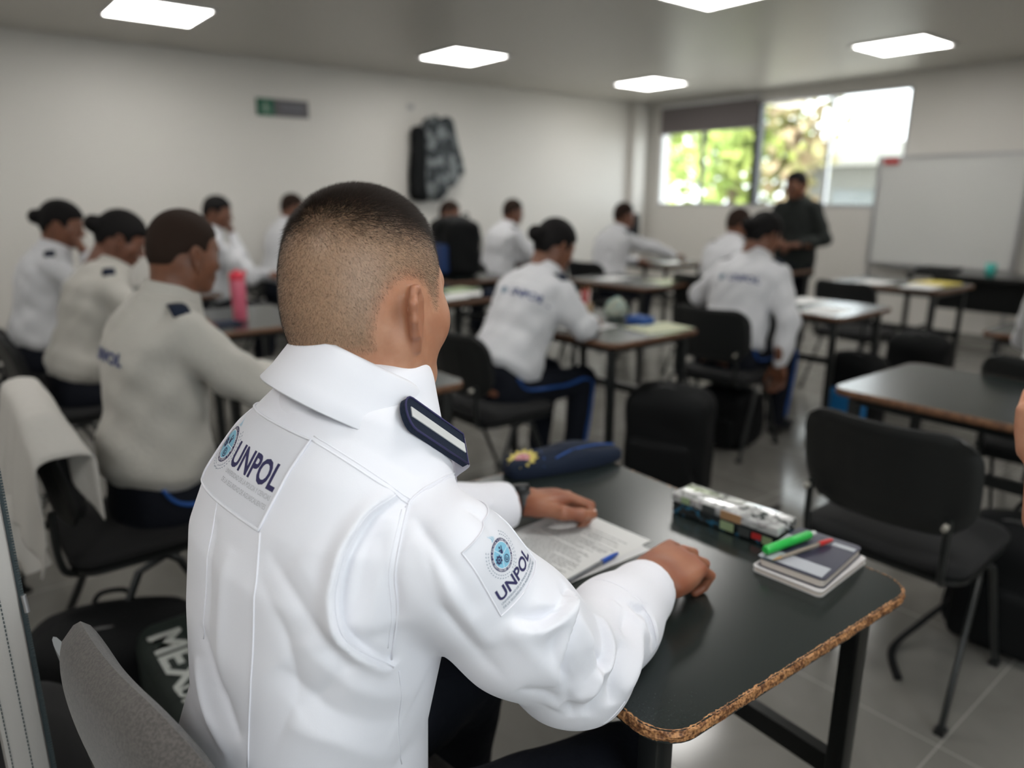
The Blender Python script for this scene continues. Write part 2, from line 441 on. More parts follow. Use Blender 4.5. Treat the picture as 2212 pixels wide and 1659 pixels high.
# floor tiles 0.6 m with grout, glossy
def tile_mat():
    m = bpy.data.materials.new('glossy_grey_floor_tile'); m.use_nodes = True; nt = m.node_tree; N = nt.nodes; L = nt.links; p = N['Principled BSDF']
    tc = N.new('ShaderNodeTexCoord'); mp = N.new('ShaderNodeMapping'); mp.inputs['Location'].default_value = (-.08, .065, 0)
    L.new(tc.outputs['Object'], mp.inputs[0])
    b = N.new('ShaderNodeTexBrick'); b.offset = 0; b.inputs['Scale'].default_value = 1; b.inputs['Brick Width'].default_value = .6; b.inputs['Row Height'].default_value = .6
    b.inputs['Mortar Size'].default_value = .0022; b.inputs['Mortar Smooth'].default_value = .3; b.inputs['Bias'].default_value = 0
    L.new(mp.outputs[0], b.inputs['Vector'])
    n = N.new('ShaderNodeTexNoise'); n.inputs['Scale'].default_value = 2.2; n.inputs['Detail'].default_value = 6; n.inputs['Distortion'].default_value = 1.5
    L.new(tc.outputs['Object'], n.inputs['Vector'])
    mr = N.new('ShaderNodeMapRange'); mr.inputs[1].default_value = .35; mr.inputs[2].default_value = .65; L.new(n.outputs['Fac'], mr.inputs[0])
    mx = N.new('ShaderNodeMix'); mx.data_type = 'RGBA'; mx.inputs[6].default_value = (.175, .168, .152, 1); mx.inputs[7].default_value = (.215, .206, .188, 1); L.new(mr.outputs[0], mx.inputs[0])
    m2 = N.new('ShaderNodeMix'); m2.data_type = 'RGBA'; m2.inputs[7].default_value = (.30, .29, .27, 1)
    L.new(b.outputs['Fac'], m2.inputs[0]); L.new(mx.outputs[2], m2.inputs[6]); L.new(m2.outputs[2], p.inputs['Base Color'])
    r = N.new('ShaderNodeMapRange'); r.inputs[3].default_value = .14; r.inputs[4].default_value = .5; L.new(b.outputs['Fac'], r.inputs[0]); L.new(r.outputs[0], p.inputs['Roughness'])
    p.inputs['Specular IOR Level'].default_value = .5
    return m
bm = bmesh.new(); bm_box(bm, ((XB+XW)/2, (YL+YR)/2, -.06), (XW-XB+.4, YL-YR+.4, .12)); struct('floor', bm, tile_mat())
bm = bmesh.new(); bm_box(bm, ((XB+XW)/2, (YL+YR)/2, ZC+.06), (XW-XB+.4, YL-YR+.4, .12)); struct('ceiling', bm, M_ceil)
bm = bmesh.new(); bm_box(bm, ((XB+XW)/2, YL+.1, ZC/2), (XW-XB+.4, .2, ZC)); struct('wall_left', bm, M_wall)
bm = bmesh.new(); bm_box(bm, (XB-.1, (YL+YR)/2, ZC/2), (.2, YL-YR, ZC)); struct('wall_back', bm, M_wall)
def wall_hole(name, fixed, axis, lo, hi, hole, m):
    bm = bmesh.new(); a0, a1 = hole[:2]; z0, z1 = hole[2:]
    for (p, q, za, zb) in ((lo, a0, 0, ZC), (a1, hi, 0, ZC), (a0, a1, 0, z0), (a0, a1, z1, ZC)):
        c = ((p+q)/2, (za+zb)/2); s = (q-p, zb-za)
        if axis == 'x': bm_box(bm, (fixed, c[0], c[1]), (.2, s[0], s[1]))
        else: bm_box(bm, (c[0], fixed, c[1]), (s[0], .2, s[1]))
    return struct(name, bm, m)
WY0, WY1, WZ0, WZ1 = 3.42, 6.60, 1.285, 2.475
wall_hole('wall_front', XW+.1, 'x', YR, YL, (WY0, WY1, WZ0, WZ1), M_wall)
wall_hole('wall_right', YR-.1, 'y', XB, XW, (-.9, 1.6, .98, 2.47), M_wall)  # opening made for the added fill window
bm = bmesh.new(); bm_box(bm, (7.67, YL-.05, ZC/2), (.22, .10, ZC)); struct('trim_1', bm, M_wall)
for nm, c, s in (('baseboard_left', ((XB+7.55)/2, YL-.006, .05), (7.55-XB, .012, .10)), ('baseboard_front', (XW-.006, (YR+YL)/2, .05), (.012, YL-YR, .10)),
                 ('baseboard_right', ((XB+XW)/2, YR+.006, .05), (XW-XB-.03, .012, .10))):
    bm = bmesh.new(); bm_box(bm, c, s); struct(nm, bm, mat('baseboard_tile', (.25, .24, .22), .3))
# glass: thin, mostly clear
def glass_mat():
    m = bpy.data.materials.new('window_glass'); m.use_nodes = True; nt = m.node_tree; N = nt.nodes; L = nt.links
    N.remove(N['Principled BSDF']); t = N.new('ShaderNodeBsdfTransparent'); g = N.new('ShaderNodeBsdfGlossy'); g.inputs['Roughness'].default_value = .02
    t.inputs[0].default_value = (.94, .96, .95, 1); x = N.new('ShaderNodeMixShader'); x.inputs[0].default_value = .06
    L.new(t.outputs[0], x.inputs[1]); L.new(g.outputs[0], x.inputs[2]); L.new(x.outputs[0], N['Material Output'].inputs[0]); return m
M_glass = glass_mat()
# window_1: the long window behind the teacher: four lights, the left half lower under its blind
win = tag(empty('window_1', (XW, 5.0, WZ0)), kind='structure')
def wpart(name, y0, y1, z0, z1, x, t, m):
    bm = bmesh.new(); bm_box(bm, (x-XW, (y0+y1)/2-5.0, (z0+z1)/2-WZ0), (t, y1-y0, z1-z0)); return link(name, to_mesh(bm, name, m), win)
wpart('window_frame', WY0, WY1, WZ0, WZ0+.035, XW+.05, .07, M_alu); wpart('window_frame', WY0, WY1, WZ1-.03, WZ1, XW+.05, .07, M_alu)
wpart('window_frame', WY0, WY0+.035, WZ0+.035, WZ1-.03, XW+.05, .07, M_alu); wpart('window_frame', WY1-.035, WY1, WZ0+.035, WZ1-.03, XW+.05, .07, M_white)
wpart('mullion', 5.10, 5.18, WZ0+.035, WZ1-.03, XW+.03, .10, M_blackframe)
wpart('mullion', 4.245, 4.28, WZ0+.035, WZ1-.03, XW+.05, .05, M_alu)
wpart('mullion', 5.925, 5.955, WZ0+.035, WZ1-.03, XW+.05, .05, M_blackframe)
for a, b in ((WY0+.035, 4.245), (4.28, 5.10), (5.18, 5.925), (5.955, WY1-.035)):
    wpart('pane', a, b, WZ0+.035, WZ1-.03, XW+.06, .006, M_glass)
# roller blind over the left half
bl = tag(empty('roller_blind', (XW-.03, 5.85, 2.50)), 'grey roller blind rolled partway down over the left half of the window', 'blind')
bm = bmesh.new(); bm_box(bm, (0, 0, -.14), (.006, 1.44, .34)); link('blind_fabric', to_mesh(bm, 'blind_fabric', mat('blind_cloth', (.16, .14, .14), .9)), bl)
tube_obj('roller_tube', [(0, -.73, .035), (0, .73, .035)], .022, M_white, bl)
tube_obj('bottom_bar', [(0, -.72, -.31), (0, .72, -.31)], .009, M_alu, bl)
# fill_window is added out of view, right of the camera, to light the front man
fill_win = tag(empty('fill_window', (.35, YR, .98)), kind='structure')
for c, s, m, nm in (((0, -.06, .02), (2.5, .06, .04), M_alu, 'window_frame'), ((0, -.06, 1.47), (2.5, .06, .04), M_alu, 'window_frame'), ((0, -.06, .745), (.05, .06, 1.41), M_alu, 'mullion'),
                    ((-1.23, -.06, .745), (.04, .06, 1.41), M_alu, 'window_frame'), ((1.23, -.06, .745), (.04, .06, 1.41), M_alu, 'window_frame'),
                    ((-.617, -.06, .745), (1.18, .006, 1.41), M_glass, 'pane'), ((.617, -.06, .745), (1.18, .006, 1.41), M_glass, 'pane')):
    bm = bmesh.new(); bm_box(bm, c, s); link(nm, to_mesh(bm, nm, m), fill_win)
# ceiling light panels
LABL = {(1.5, 5.6): 'square recessed ceiling light nearest the left edge, above the women with buns', (4.0, 5.6): 'square recessed ceiling light in the middle, above the green wall sign side',
        (6.5, 5.6): 'square recessed ceiling light farthest away, nearest the window blind', (6.5, 2.95): 'square recessed ceiling light on the right, above the whiteboard side',
        (4.0, 2.95): 'square recessed ceiling light cut off by the top edge of the photo'}
LOUT = {(1.5, 2.95): 'recessed ceiling light outside the photo, above the left desks', (-1.0, 5.6): 'recessed ceiling light outside the photo, in the far left corner', (-1.0, 2.95): 'recessed ceiling light outside the photo, left of the camera',
        (-1.0, .3): 'recessed ceiling light outside the photo, just behind the camera', (1.5, .3): 'recessed ceiling light outside the photo, above the front desk', (4.0, .3): 'recessed ceiling light outside the photo, right of the frame', (6.5, .3): 'recessed ceiling light outside the photo, in the corner right of the whiteboard'}
lp = None
for (x, y) in [(1.5, 5.6), (4.0, 5.6), (6.5, 5.6), (6.5, 2.95), (4.0, 2.95), (1.5, 2.95), (-1.0, 5.6), (-1.0, 2.95), (-1.0, .3), (1.5, .3), (4.0, .3), (6.5, .3)]:
    if lp is None:
        lp = empty('ceiling_light', (x, y, ZC)); r0 = lp
        bm = bmesh.new(); bm_box(bm, (0, 0, -.006), (.55, .55, .010)); link('diffuser', to_mesh(bm, 'diffuser', M_panel), r0)
        bm = bmesh.new()
        for c, s in (((.2875, 0, -.007), (.025, .60, .014)), ((-.2875, 0, -.007), (.025, .60, .014)), ((0, .2875, -.007), (.55, .025, .014)), ((0, -.2875, -.007), (.55, .025, .014))): bm_box(bm, c, s)
        link('light_frame', to_mesh(bm, 'light_frame', M_white), r0)
    else: r0 = copy_tree(lp)
    r0.location = (x, y, ZC)
    tag(r0, LABL.get((x, y)) or LOUT[(x, y)], 'ceiling light', 'recessed ceiling lights')

# ------------------------------------------------------------ whiteboard, wall sign, coats
wb = tag(empty('whiteboard', (XW-.09, 2.96, .72)), 'large white dry-erase board in a grey aluminium frame overlapping the window corner', 'whiteboard')
box_obj('board_surface', (0, 0, .53), (.02, 1.30, 1.02), mat('whiteboard_enamel', (.60, .60, .58), .22), wb)
for c, s in (((-.005, .66, .53), (.035, .03, 1.10)), ((-.005, -.66, .53), (.035, .03, 1.10)), ((-.005, 0, 1.06), (.035, 1.29, .03)), ((-.005, 0, 0.0), (.035, 1.29, .03))):
    box_obj('board_frame', c, s, M_alu, wb)
box_obj('pen_tray', (-.045, 0, -.01), (.06, .9, .012), M_alu, wb)
box_obj('wall_bracket', (.045, 0, .53), (.07, .9, .9), M_alu, wb)
for y in (.655, -.655): box_obj('stand_leg', (.012, y, -.385), (.03, .03, .67), M_alu, wb)
tag(box_obj('board_eraser', (XW-.112, 3.50, 1.745), (.03, .14, .05), mat('red_felt', (.55, .05, .05), .8)), 'small red eraser clipped at the top left corner of the whiteboard', 'eraser')
sg = tag(empty('wall_sign', (2.83, YL-.001, 2.19)), 'small green and grey safety sign on the long left wall', 'sign')
box_obj('green_panel', (-.165, -.008, 0), (.16, .014, .15), mat('sign_green', (.010, .10, .055), .5), sg)
box_obj('grey_panel', (.08, -.008, 0), (.33, .014, .15), mat('sign_grey', (.10, .095, .10), .5), sg)
bm = bmesh.new()
bm_box(bm, (-.165, -.016, -.012), (.035, .004, .06)); bm_box(bm, (-.165, -.016, .035), (.022, .004, .022)); bm_box(bm, (-.20, -.016, -.01), (.02, .004, .012)); bm_box(bm, (-.13, -.016, -.02), (.02, .004, .012))
link('pictogram', to_mesh(bm, 'pictogram', mat('sign_pale', (.25, .35, .28), .6)), sg)
bm = bmesh.new(); bm_box(bm, (.08, -.016, .028), (.24, .004, .018)); bm_box(bm, (.08, -.016, -.012), (.20, .004, .018)); link('sign_lines', to_mesh(bm, 'sign_lines', mat('sign_line', (.16, .16, .19), .6)), sg)

def garment(name, sec, m, h=.012, amp=.006, fq=60, seed=0):
    """hanging garment: list of capsule chains"""
    f = Field(sec['lo'], sec['hi'], h)
    for a, b, r1, r2 in sec['caps']: f.cap(a, b, r1, r2, .04)
    for c, r in sec.get('ells', []): f.ell(c, r, .04)
    q = f.sub(f.lo, f.lo+f.h*(f.n-1)); sl, X, Y, Z = q
    f.F[sl] += (amp*np.sin(X*fq+2*np.sin(Z*9+seed))*np.cos(Y*fq*.8+seed)+amp*.4*np.sin(X*fq*2.3+Z*14)).astype(np.float32)
    V, Q = f.mesh(); V = relax(V, Q, 1)
    return from_np(name, V, Q, [m])
M_camo = mat('grey_black_jacket_cloth', (.035, .042, .046), .9, noise=(7, (.20, .22, .225), .48, .56), bump=(20, .4, .01))
coat_sec = dict(lo=(-.42, -.25, -.95), hi=(.42, .02, .12), caps=[((-.05, -.09, -.12), (-.05, -.09, -.72), .11, .15), ((.10, -.09, -.10), (.12, -.09, -.60), .09, .13), ((.14, -.09, -.06), (.30, -.10, -.55), .06, .045), ((-.1, -.08, -.10), (-.16, -.08, -.78), .06, .07), ((0, -.07, -.02), (.02, -.07, -.12), .035, .08)])
ct = tag(empty('hanging_jacket', (4.46, YL, 2.22)), 'black and grey patterned jacket hanging on a hook on the left wall', 'jacket')
link('jacket_body', garment('jacket_body', coat_sec, M_camo, seed=1), ct)
dk = tag(empty('hanging_jacket', (4.22, YL-.02, 2.10)), 'plain black jacket hanging on the wall behind the patterned jacket', 'jacket')
sec2 = dict(lo=(-.2, -.2, -.80), hi=(.25, .02, .1), caps=[((-.01, -.07, -.05), (-.03, -.07, -.66), .06, .085), ((.04, -.06, -.05), (.05, -.06, -.68), .06, .075)])
link('jacket_body', garment('jacket_body', sec2, M_black, seed=2), dk)
hk = tag(empty('coat_hook', (4.20, YL, 2.30)), 'small metal coat hook on the wall above the jackets', 'hook')
box_obj('hook_plate', (0, -.004, 0), (.07, .008, .05), M_alu, hk); tube_obj('hook_arm', [(0, -.008, -.01), (0, -.05, -.02), (0, -.065, .01)], .006, M_alu, hk)

# ------------------------------------------------------------ outside the window: tree crowns, a white building, ground
def leaf_tree(name, loc, ch, cr, n, m, label, seed):
    rg = np.random.default_rng(seed); t = tag(empty(name, loc), label, 'tree')
    c = rg.normal(size=(n, 3)); c /= np.linalg.norm(c, axis=1)[:, None]; c *= (rg.random((n, 1))**.45)*np.array(cr)
    c += .25*np.sin(c[:, [1, 2, 0]]*5); c[:, 2] += ch
    a = rg.normal(size=(n, 3)); a /= np.linalg.norm(a, axis=1)[:, None]; b = np.cross(a, rg.normal(size=(n, 3))); b /= np.linalg.norm(b, axis=1)[:, None]
    s = .10+.10*rg.random((n, 1)); V = np.stack([c-a*s, c-b*s*.6, c+a*s, c+b*s*.6], 1).reshape(-1, 3); Fq = np.arange(4*n).reshape(n, 4)
    link('foliage', from_np('foliage', V, Fq, [m], smooth=False), t)
    tube_obj('trunk', [(0, 0, 0), (.05, .05, ch*.5), (0, 0, ch)], [.16, .12, .07], mat('bark', (.14, .09, .06), .9), t)
M_leafy = mat('yellow_green_leaves', (.40, .46, .12), .6, noise=(2, (.26, .36, .08), .4, .6)); M_leafo = mat('olive_leaves', (.22, .21, .08), .6, noise=(2, (.30, .22, .13), .4, .6))
leaf_tree('broadleaf_tree', (13.0, 8.9, -.4), 3.0, (1.2, 1.25, 1.9), 1500, M_leafy, 'bright yellow-green tree outside the left half of the window', 1)
leaf_tree('broadleaf_tree', (14.5, 12.4, -.4), 2.9, (1.0, .8, 1.6), 1100, M_leafy, 'yellow-green tree crown at the far left outside the window', 4)
leaf_tree('olive_tree', (13.0, 7.6, -.4), 3.0, (1.0, .7, 1.7), 360, M_leafo, 'sparse olive tree outside the middle of the window, left of the standing teacher', 2)
M_fac = mat('white_render', (.26, .26, .25), .8)
bd = tag(empty('building', (17, 9.0, -.4)), 'white building with a canopy outside the right half of the window', 'building')
box_obj('wall', (2, -1.6, 1.5), (4, 5.2, 3.0), M_fac, bd); box_obj('canopy', (-.25, -1.4, 2.55), (.9, 4.4, .14), M_fac, bd)
box_obj('window', (-.02, -1.2, 1.35), (.05, 2.2, 1.2), mat('dull_glass', (.20, .22, .23), .2), bd); box_obj('column', (-.4, .55, 1.15), (.22, .22, 2.6), M_fac, bd)
bm = bmesh.new(); bm_box(bm, (19, 5, -.5), (22, 40, .2)); tag(link('ground', to_mesh(bm, 'ground', mat('pale_paving', (.42, .40, .36), .9))), kind='structure')

# ------------------------------------------------------------ desks
def edge_mat():
    m = bpy.data.materials.new('chipped_particle_board'); m.use_nodes = True; nt = m.node_tree; N = nt.nodes; L = nt.links; p = N['Principled BSDF']
    tc = N.new('ShaderNodeTexCoord'); v = N.new('ShaderNodeTexVoronoi'); v.inputs['Scale'].default_value = 260; L.new(tc.outputs['Object'], v.inputs['Vector'])
    n = N.new('ShaderNodeTexNoise'); n.inputs['Scale'].default_value = 90; n.inputs['Detail'].default_value = 6; L.new(tc.outputs['Object'], n.inputs['Vector'])
    cr = N.new('ShaderNodeValToRGB'); e = cr.color_ramp.elements; e[0].position = .25; e[0].color = (.035, .013, .005, 1); e[1].position = .80; e[1].color = (.55, .27, .11, 1)
    x = e.new(.56); x.color = (.16, .060, .020, 1)
    a = N.new('ShaderNodeMath'); a.operation = 'MULTIPLY_ADD'; a.inputs[1].default_value = .45; L.new(v.outputs['Distance'], a.inputs[0])
    b = N.new('ShaderNodeMath'); b.operation = 'MULTIPLY'; b.inputs[1].default_value = .9; L.new(n.outputs['Fac'], b.inputs[0]); L.new(b.outputs[0], a.inputs[2])
    L.new(a.outputs[0], cr.inputs[0]); L.new(cr.outputs[0], p.inputs['Base Color']); p.inputs['Roughness'].default_value = .55
    bp = N.new('ShaderNodeBump'); bp.inputs['Strength'].default_value = .9; bp.inputs['Distance'].default_value = .002; L.new(n.outputs['Fac'], bp.inputs['Height']); L.new(bp.outputs[0], p.inputs['Normal'])
    return m
M_chip = edge_mat()
def make_desk(W_=.64, D_=.85, rough=False):
    """W_ along x (depth), D_ along y (width); top at .75"""
    t = empty('school_desk')
    pts = rrect(W_, D_, .055, 8 if rough else 5)
    bm = bmesh.new(); bm_prism(bm, pts, .731 if rough else .724, .75); link('tabletop', to_mesh(bm, 'tabletop', M_laminate), t)
    if rough:   # torn edge: bare chips standing proud of the laminate all round
        r2 = np.random.default_rng(3); big = []
        for i in range(len(pts)):
            a, b = np.array(pts[i]), np.array(pts[(i+1) % len(pts)]); n = max(1, int(np.linalg.norm(b-a)/.003))
            for k in range(n): big.append(a+(b-a)*k/n)
        big = np.array(big); n = len(big); T = np.roll(big, -1, 0)-np.roll(big, 1, 0); T /= np.linalg.norm(T, axis=1)[:, None]; Nn = np.stack([T[:, 1], -T[:, 0]], 1)
        lev = [(.7504, -.0022), (.7496, .0002), (.7475, .0018), (.7435, .0026), (.739, .0026), (.735, .0016), (.7315, -.0008), (.7305, -.003)]
        V = []
        for z, o in lev:
            d = o+.0016*(r2.random(n)-.5)+.0010*np.sin(np.arange(n)*.31+z*900)*(o > 0)
            if z > .7502: d = o-.0022*r2.random(n)*(r2.random(n) > .4)
            V.append(np.column_stack([big+Nn*d[:, None], z+(.0012*(r2.random(n)-.5) if o > 0 else 0)*np.ones(n)]))
        V = np.concatenate(V); Fq = []
        for j in range(len(lev)-1):
            for i in range(n): Fq.append((j*n+i, (j+1)*n+i, (j+1)*n+(i+1) % n, j*n+(i+1) % n))
        link('edge_band', from_np('edge_band', V, Fq, [M_chip], smooth=False), t)
    else:
        P = [(x*1.0, y*1.0, .737) for x, y in pts]
        bm = bmesh.new(); bm_tube(bm, P, .0135, 6, .004, closed=True); bmesh.ops.recalc_face_normals(bm, faces=bm.faces)
        link('edge_band', to_mesh(bm, 'edge_band', M_edge, smooth=True), t)
    x, y = W_/2-.055, D_/2-.065
    for sx in (-1, 1):
        for sy in (-1, 1):
            box_obj('leg', (sx*x, sy*y, .354), (.034, .034, .708), M_blackmetal, t, bev=.003)
    for sx in (-1, 1): box_obj('rail', (sx*x, 0, .708), (.03, 2*y-.036, .03), M_blackmetal, t)
    for sy in (-1, 1): box_obj('side_rail', (0, sy*y, .708), (2*x-.036, .03, .03), M_blackmetal, t)
    box_obj('crossbar', (x, 0, .36), (.026, 2*y-.036, .045), M_blackmetal, t)
    return t
def place(t, x, y, rz=0, label=None, cat=None, group=None, z=0):
    t.location = (x, y, z); t.rotation_euler = (0, 0, R(rz)); tag(t, label, cat, group); return t
hero_desk = place(make_desk(W_=.625, rough=True), .953, .868, -3, 'front desk with a torn brown edge, where the man in sharp focus sits', 'desk', 'school desks')
desk0 = make_desk()
DESKS = [(1.16, 2.50, 0, 'desk of the short-haired man at the left, corner showing behind the foreground chin'),
 (2.745, .775, -1, 'empty dark desk with rounded corners at the right edge of the photo'),
 (1.34, 4.05, 0, 'desk at the left carrying the pink drinking bottle'),
 (2.80, 4.23, 0, 'desk with white and green papers just right of the foreground face'),
 (2.71, 2.63, 0, 'desk of the writing woman in the middle, with yellowish sheets and a pencil pot'),
 (4.42, 3.93, 0, 'empty glossy desk in the middle distance, in front of the man reaching to the right'),
 (4.24, 2.35, 0, 'glossy desk with bright sheets right of the woman whose arm hangs down'),
 (5.92, 2.48, 0, 'desk with a yellow folder in front of the whiteboard'),
 (4.38, .86, 0, 'desk corner cut by the right edge of the photo behind the empty desk'),
 (6.10, 3.88, 0, 'small piece of desk right of the dark-clothed teacher'),
 (5.98, 4.98, 0, 'desk under the hand of the man reaching to the right, below the left window'),
 (5.00, 5.95, 0, 'desk in front of the seated man by the left wall, below the hanging jackets'),
 (3.56, 5.12, 0, 'desk carrying the big dark backpack right of the foreground head'),
 (3.22, 6.38, 0, 'desk by the left wall mostly behind the foreground head'),
 (1.28, 5.55, 0, 'desk at the far left by the wall, under the nearest ceiling light')]
for i, (x, y, rz, lb) in enumerate(DESKS): place(desk0 if i == 0 else copy_tree(desk0), x, y, rz, lb, 'desk', 'school desks')
td = empty('teacher_table')
bm = bmesh.new(); bm_prism(bm, rrect(.60, 1.10, .01, 2), .735, .76); link('tabletop', to_mesh(bm, 'tabletop', mat('dark_table_top', (.02, .02, .02), .3)), td)
for sx in (-1, 1):
    for sy in (-1, 1): box_obj('leg', (sx*.27, sy*.51, .3675), (.035, .035, .735), M_blackmetal, td)
box_obj('modesty_panel', (.25, 0, .55), (.012, .98, .30), M_blackmetal, td)
place(td, 7.05, 2.25, 0, 'long black table below the whiteboard', 'table')

# ------------------------------------------------------------ chairs
def cushion(name, w, d, z0, z1, m, parent, r=.07, x0=0, crown=.012):
    bm = bmesh.new(); P = rrect(d, w, r, 6); rings = []
    for k, (ins, z) in enumerate(((.012, z0), (0, z0+.008), (0, z1-.018), (.008, z1-.007), (.028, z1), (.09, z1+crown))):
        rings.append([bm.verts.new((x0+x*(1-2*ins/d), y*(1-2*ins/w), z)) for x, y in P])
    n = len(P)
    for a, b in zip(rings, rings[1:]):
        for i in range(n): bm.faces.new((a[i], a[(i+1) % n], b[(i+1) % n], b[i]))
    bm.faces.new(rings[0][::-1]); bm.faces.new(rings[-1])
    return link(name, to_mesh(bm, name, m, smooth=True, auto=60), parent)
def back_shell(name, m, t0, t1, w=.47, h=.30, grow=0., zc=.675, xc=-.235, tilt=12, bow=.045, ribs=False, parent=None, r=.09, puff=False, nu=28, nv=18):
    """curved panel; t0..t1 thickness range behind (negative) / in front (positive) of the middle surface"""
    bm = bmesh.new()
    def pt(u, v, t):
        # superellipse-ish outline: shrink the width near top and bottom
        W2 = w/2+grow; H2 = h/2+grow
        yy = u*W2; zz = v*H2
        cr = r
        # map the square to a rounded rectangle
        ax, az = abs(yy)-(W2-cr), abs(zz)-(H2-cr)
        if ax > 0 and az > 0:
            m_ = max(ax, az); l = math.hypot(ax, az); k = m_/l
            yy = math.copysign(W2-cr+ax*k, yy); zz = math.copysign(H2-cr+az*k, zz)
        yy *= 1-.07*(v < 0)*v*v
        x = bow*(yy/(w/2))**2*1.0+t
        if ribs:
            e = max(abs(yy)/(W2), abs(zz)/(H2))
            if t < 0:
                x += .010 if e > .93 else (0 if e > .90 else (.006 if e < .72 else .003))
                if .25 < abs(yy)/W2 < .29 and abs(zz)/H2 < .5: x -= .003
        if puff:
            e = max(abs(u), abs(v)); x += -t+t*(.12+.88*math.sqrt(max(0, 1-e**3)))
        a = R(-tilt); X = x*math.cos(a)+zz*math.sin(a); Z = -x*math.sin(a)+zz*math.cos(a)
        return Vector((xc+X, yy, zc+Z))
    us = [-1+2*i/nu for i in range(nu+1)]; vs = [-1+2*j/nv for j in range(nv+1)]
    G = [[[bm.verts.new(pt(u, v, t)) for v in vs] for u in us] for t in (t0, t1)]
    for s in (0, 1):
        for i in range(nu):
            for j in range(nv):
                q = (G[s][i][j], G[s][i+1][j], G[s][i+1][j+1], G[s][i][j+1]); bm.faces.new(q if s else q[::-1])
    B = [(i, 0) for i in range(nu)]+[(nu, j) for j in range(nv)]+[(i, nv) for i in range(nu, 0, -1)]+[(0, j) for j in range(nv, 0, -1)]
    for k in range(len(B)):
        a, b = B[k], B[(k+1) % len(B)]
        bm.faces.new((G[0][a[0]][a[1]], G[0][b[0]][b[1]], G[1][b[0]][b[1]], G[1][a[0]][a[1]]))
    bmesh.ops.recalc_face_normals(bm, faces=bm.faces)
    return link(name, to_mesh(bm, name, m, smooth=True, auto=45), parent)
def make_chair(fab=None, rim=None, w=.47, h=.30, wrap=False):
    fab = fab or M_seatfab; rim = rim or M_plastic
    t = empty('classroom_chair')
    cushion('seat', .46, .43, .425, .465, fab, t)
    cushion('seat_pan', .45, .42, .412, .424, M_plastic, t, crown=0)
    if wrap:
        back_shell('backrest_pad', fab, -.050, .022, parent=t, w=w, h=h, zc=.525+h/2, puff=True, r=.150, bow=.022, nu=44, nv=36)
        for s in (-1, 1):
            P = []
            for z in (-.19, -.12, -.05, .01, .07, .115):
                a = R(-12); x = -.014; P.append((-.235+x*math.cos(a)+z*math.sin(a), s*(w/2+.010-.9*max(0, z-.04)**1.5*1.8), .525+h/2-x*math.sin(a)+z*math.cos(a)))
            tube_obj('side_bar', smoothline(P, 4), .0055, rim, t, 12, .024)
    else: back_shell('backrest_shell', rim, -.014, 0., ribs=True, parent=t, w=w, h=h, zc=.525+h/2)
    if not wrap: back_shell('backrest_pad', fab, .001, .026, grow=-.010, parent=t, w=w, h=h, zc=.525+h/2)
    for s in (-1, 1):
        tube_obj('leg', [(.02, s*.205, .405), (.05, s*.225, .385), (.215, s*.235, .012)], .0125, M_blackmetal, t, 10, .0085)
        tube_obj('leg', [(.02, s*.205, .403), (-.06, s*.225, .383), (-.235, s*.245, .012)], .0125, M_blackmetal, t, 10, .0085)
        tube_obj('upright', smoothline([(-.05, s*.17, .404), (-.20, s*.18, .408), (-.235, s*.185, .46), (-.236, s*.185, .60)], 5), .010, M_blackmetal, t, 8)
        for x, y in ((.215, .235), (-.235, .245)): box_obj('rubber_foot', (x, s*y, .008), (.034, .026, .016), M_plastic, t)
        bm = bmesh.new(); bm_tube(bm, [(-.252, s*.185, .59), (-.268, s*.185, .585)], .008, 8); link('bolt', to_mesh(bm, 'bolt', mat('pale_bolt', (.45, .43, .38), .4, .5)), t)
    tube_obj('crossbar', [(.02, -.205, .400), (.02, .205, .400)], .010, M_blackmetal, t, 8)
    return t
chair0 = make_chair()
CHAIRS = [(2.165, .80, 1, 'empty black chair with a ribbed plastic back in front, right of the notebooks'),
 (2.02, 2.63, 0, 'black chair of the woman with back lettering in the middle'),
 (3.50, 2.36, 6, 'black chair of the woman whose arm hangs down, beside the bags'),
 (.40, 2.30, 0, 'black chair under the short-haired man at the left, white cloth over its back'),
 (.46, 3.86, 0, 'black chair under the second woman with a bun at the left'),
 (.42, 4.78, 0, 'black chair under the woman with a bun farthest left'),
 (-.14, 3.15, 10, 'empty black chair whose back rises at the left edge of the photo'),
 (-.12, 1.36, 0, 'empty black chair just outside the left edge, carrying the white bag'),
 (5.28, 2.48, -4, 'empty black chair at the desk with the yellow folder'),
 (3.36, .74, 0, 'black chair whose rounded back shows above the right-hand desk'),
 (5.00, 4.82, 0, 'black chair of the man reaching to the right under the left window'),
 (4.25, 5.60, 0, 'black chair of the man by the left wall beneath the jackets'),
 (3.72, 4.10, 0, 'low black chair behind the glossy desk in the middle distance'),
 (2.46, 6.42, 0, 'chair by the left wall under the man partly hidden by the foreground head'),
 (1.66, 5.86, 0, 'chair of the distant woman by the left wall with her hand at her face'),
 (2.92, 5.10, 0, 'empty chair at the desk that carries the big dark backpack'),
 (4.85, 3.45, 0, 'chair under the cropped-hair man seated in front of the teacher')]
CH = []
for i, (x, y, rz, lb) in enumerate(CHAIRS): CH.append(place(chair0 if i == 0 else copy_tree(chair0), x, y, rz, lb, 'chair', 'classroom chairs'))
own = place(make_chair(M_greyfab, M_chrome, w=.44, h=.380, wrap=True), .362, .858, 8, 'chair of the sharp young man with a brown-grey fabric back and a grey rim', 'chair')

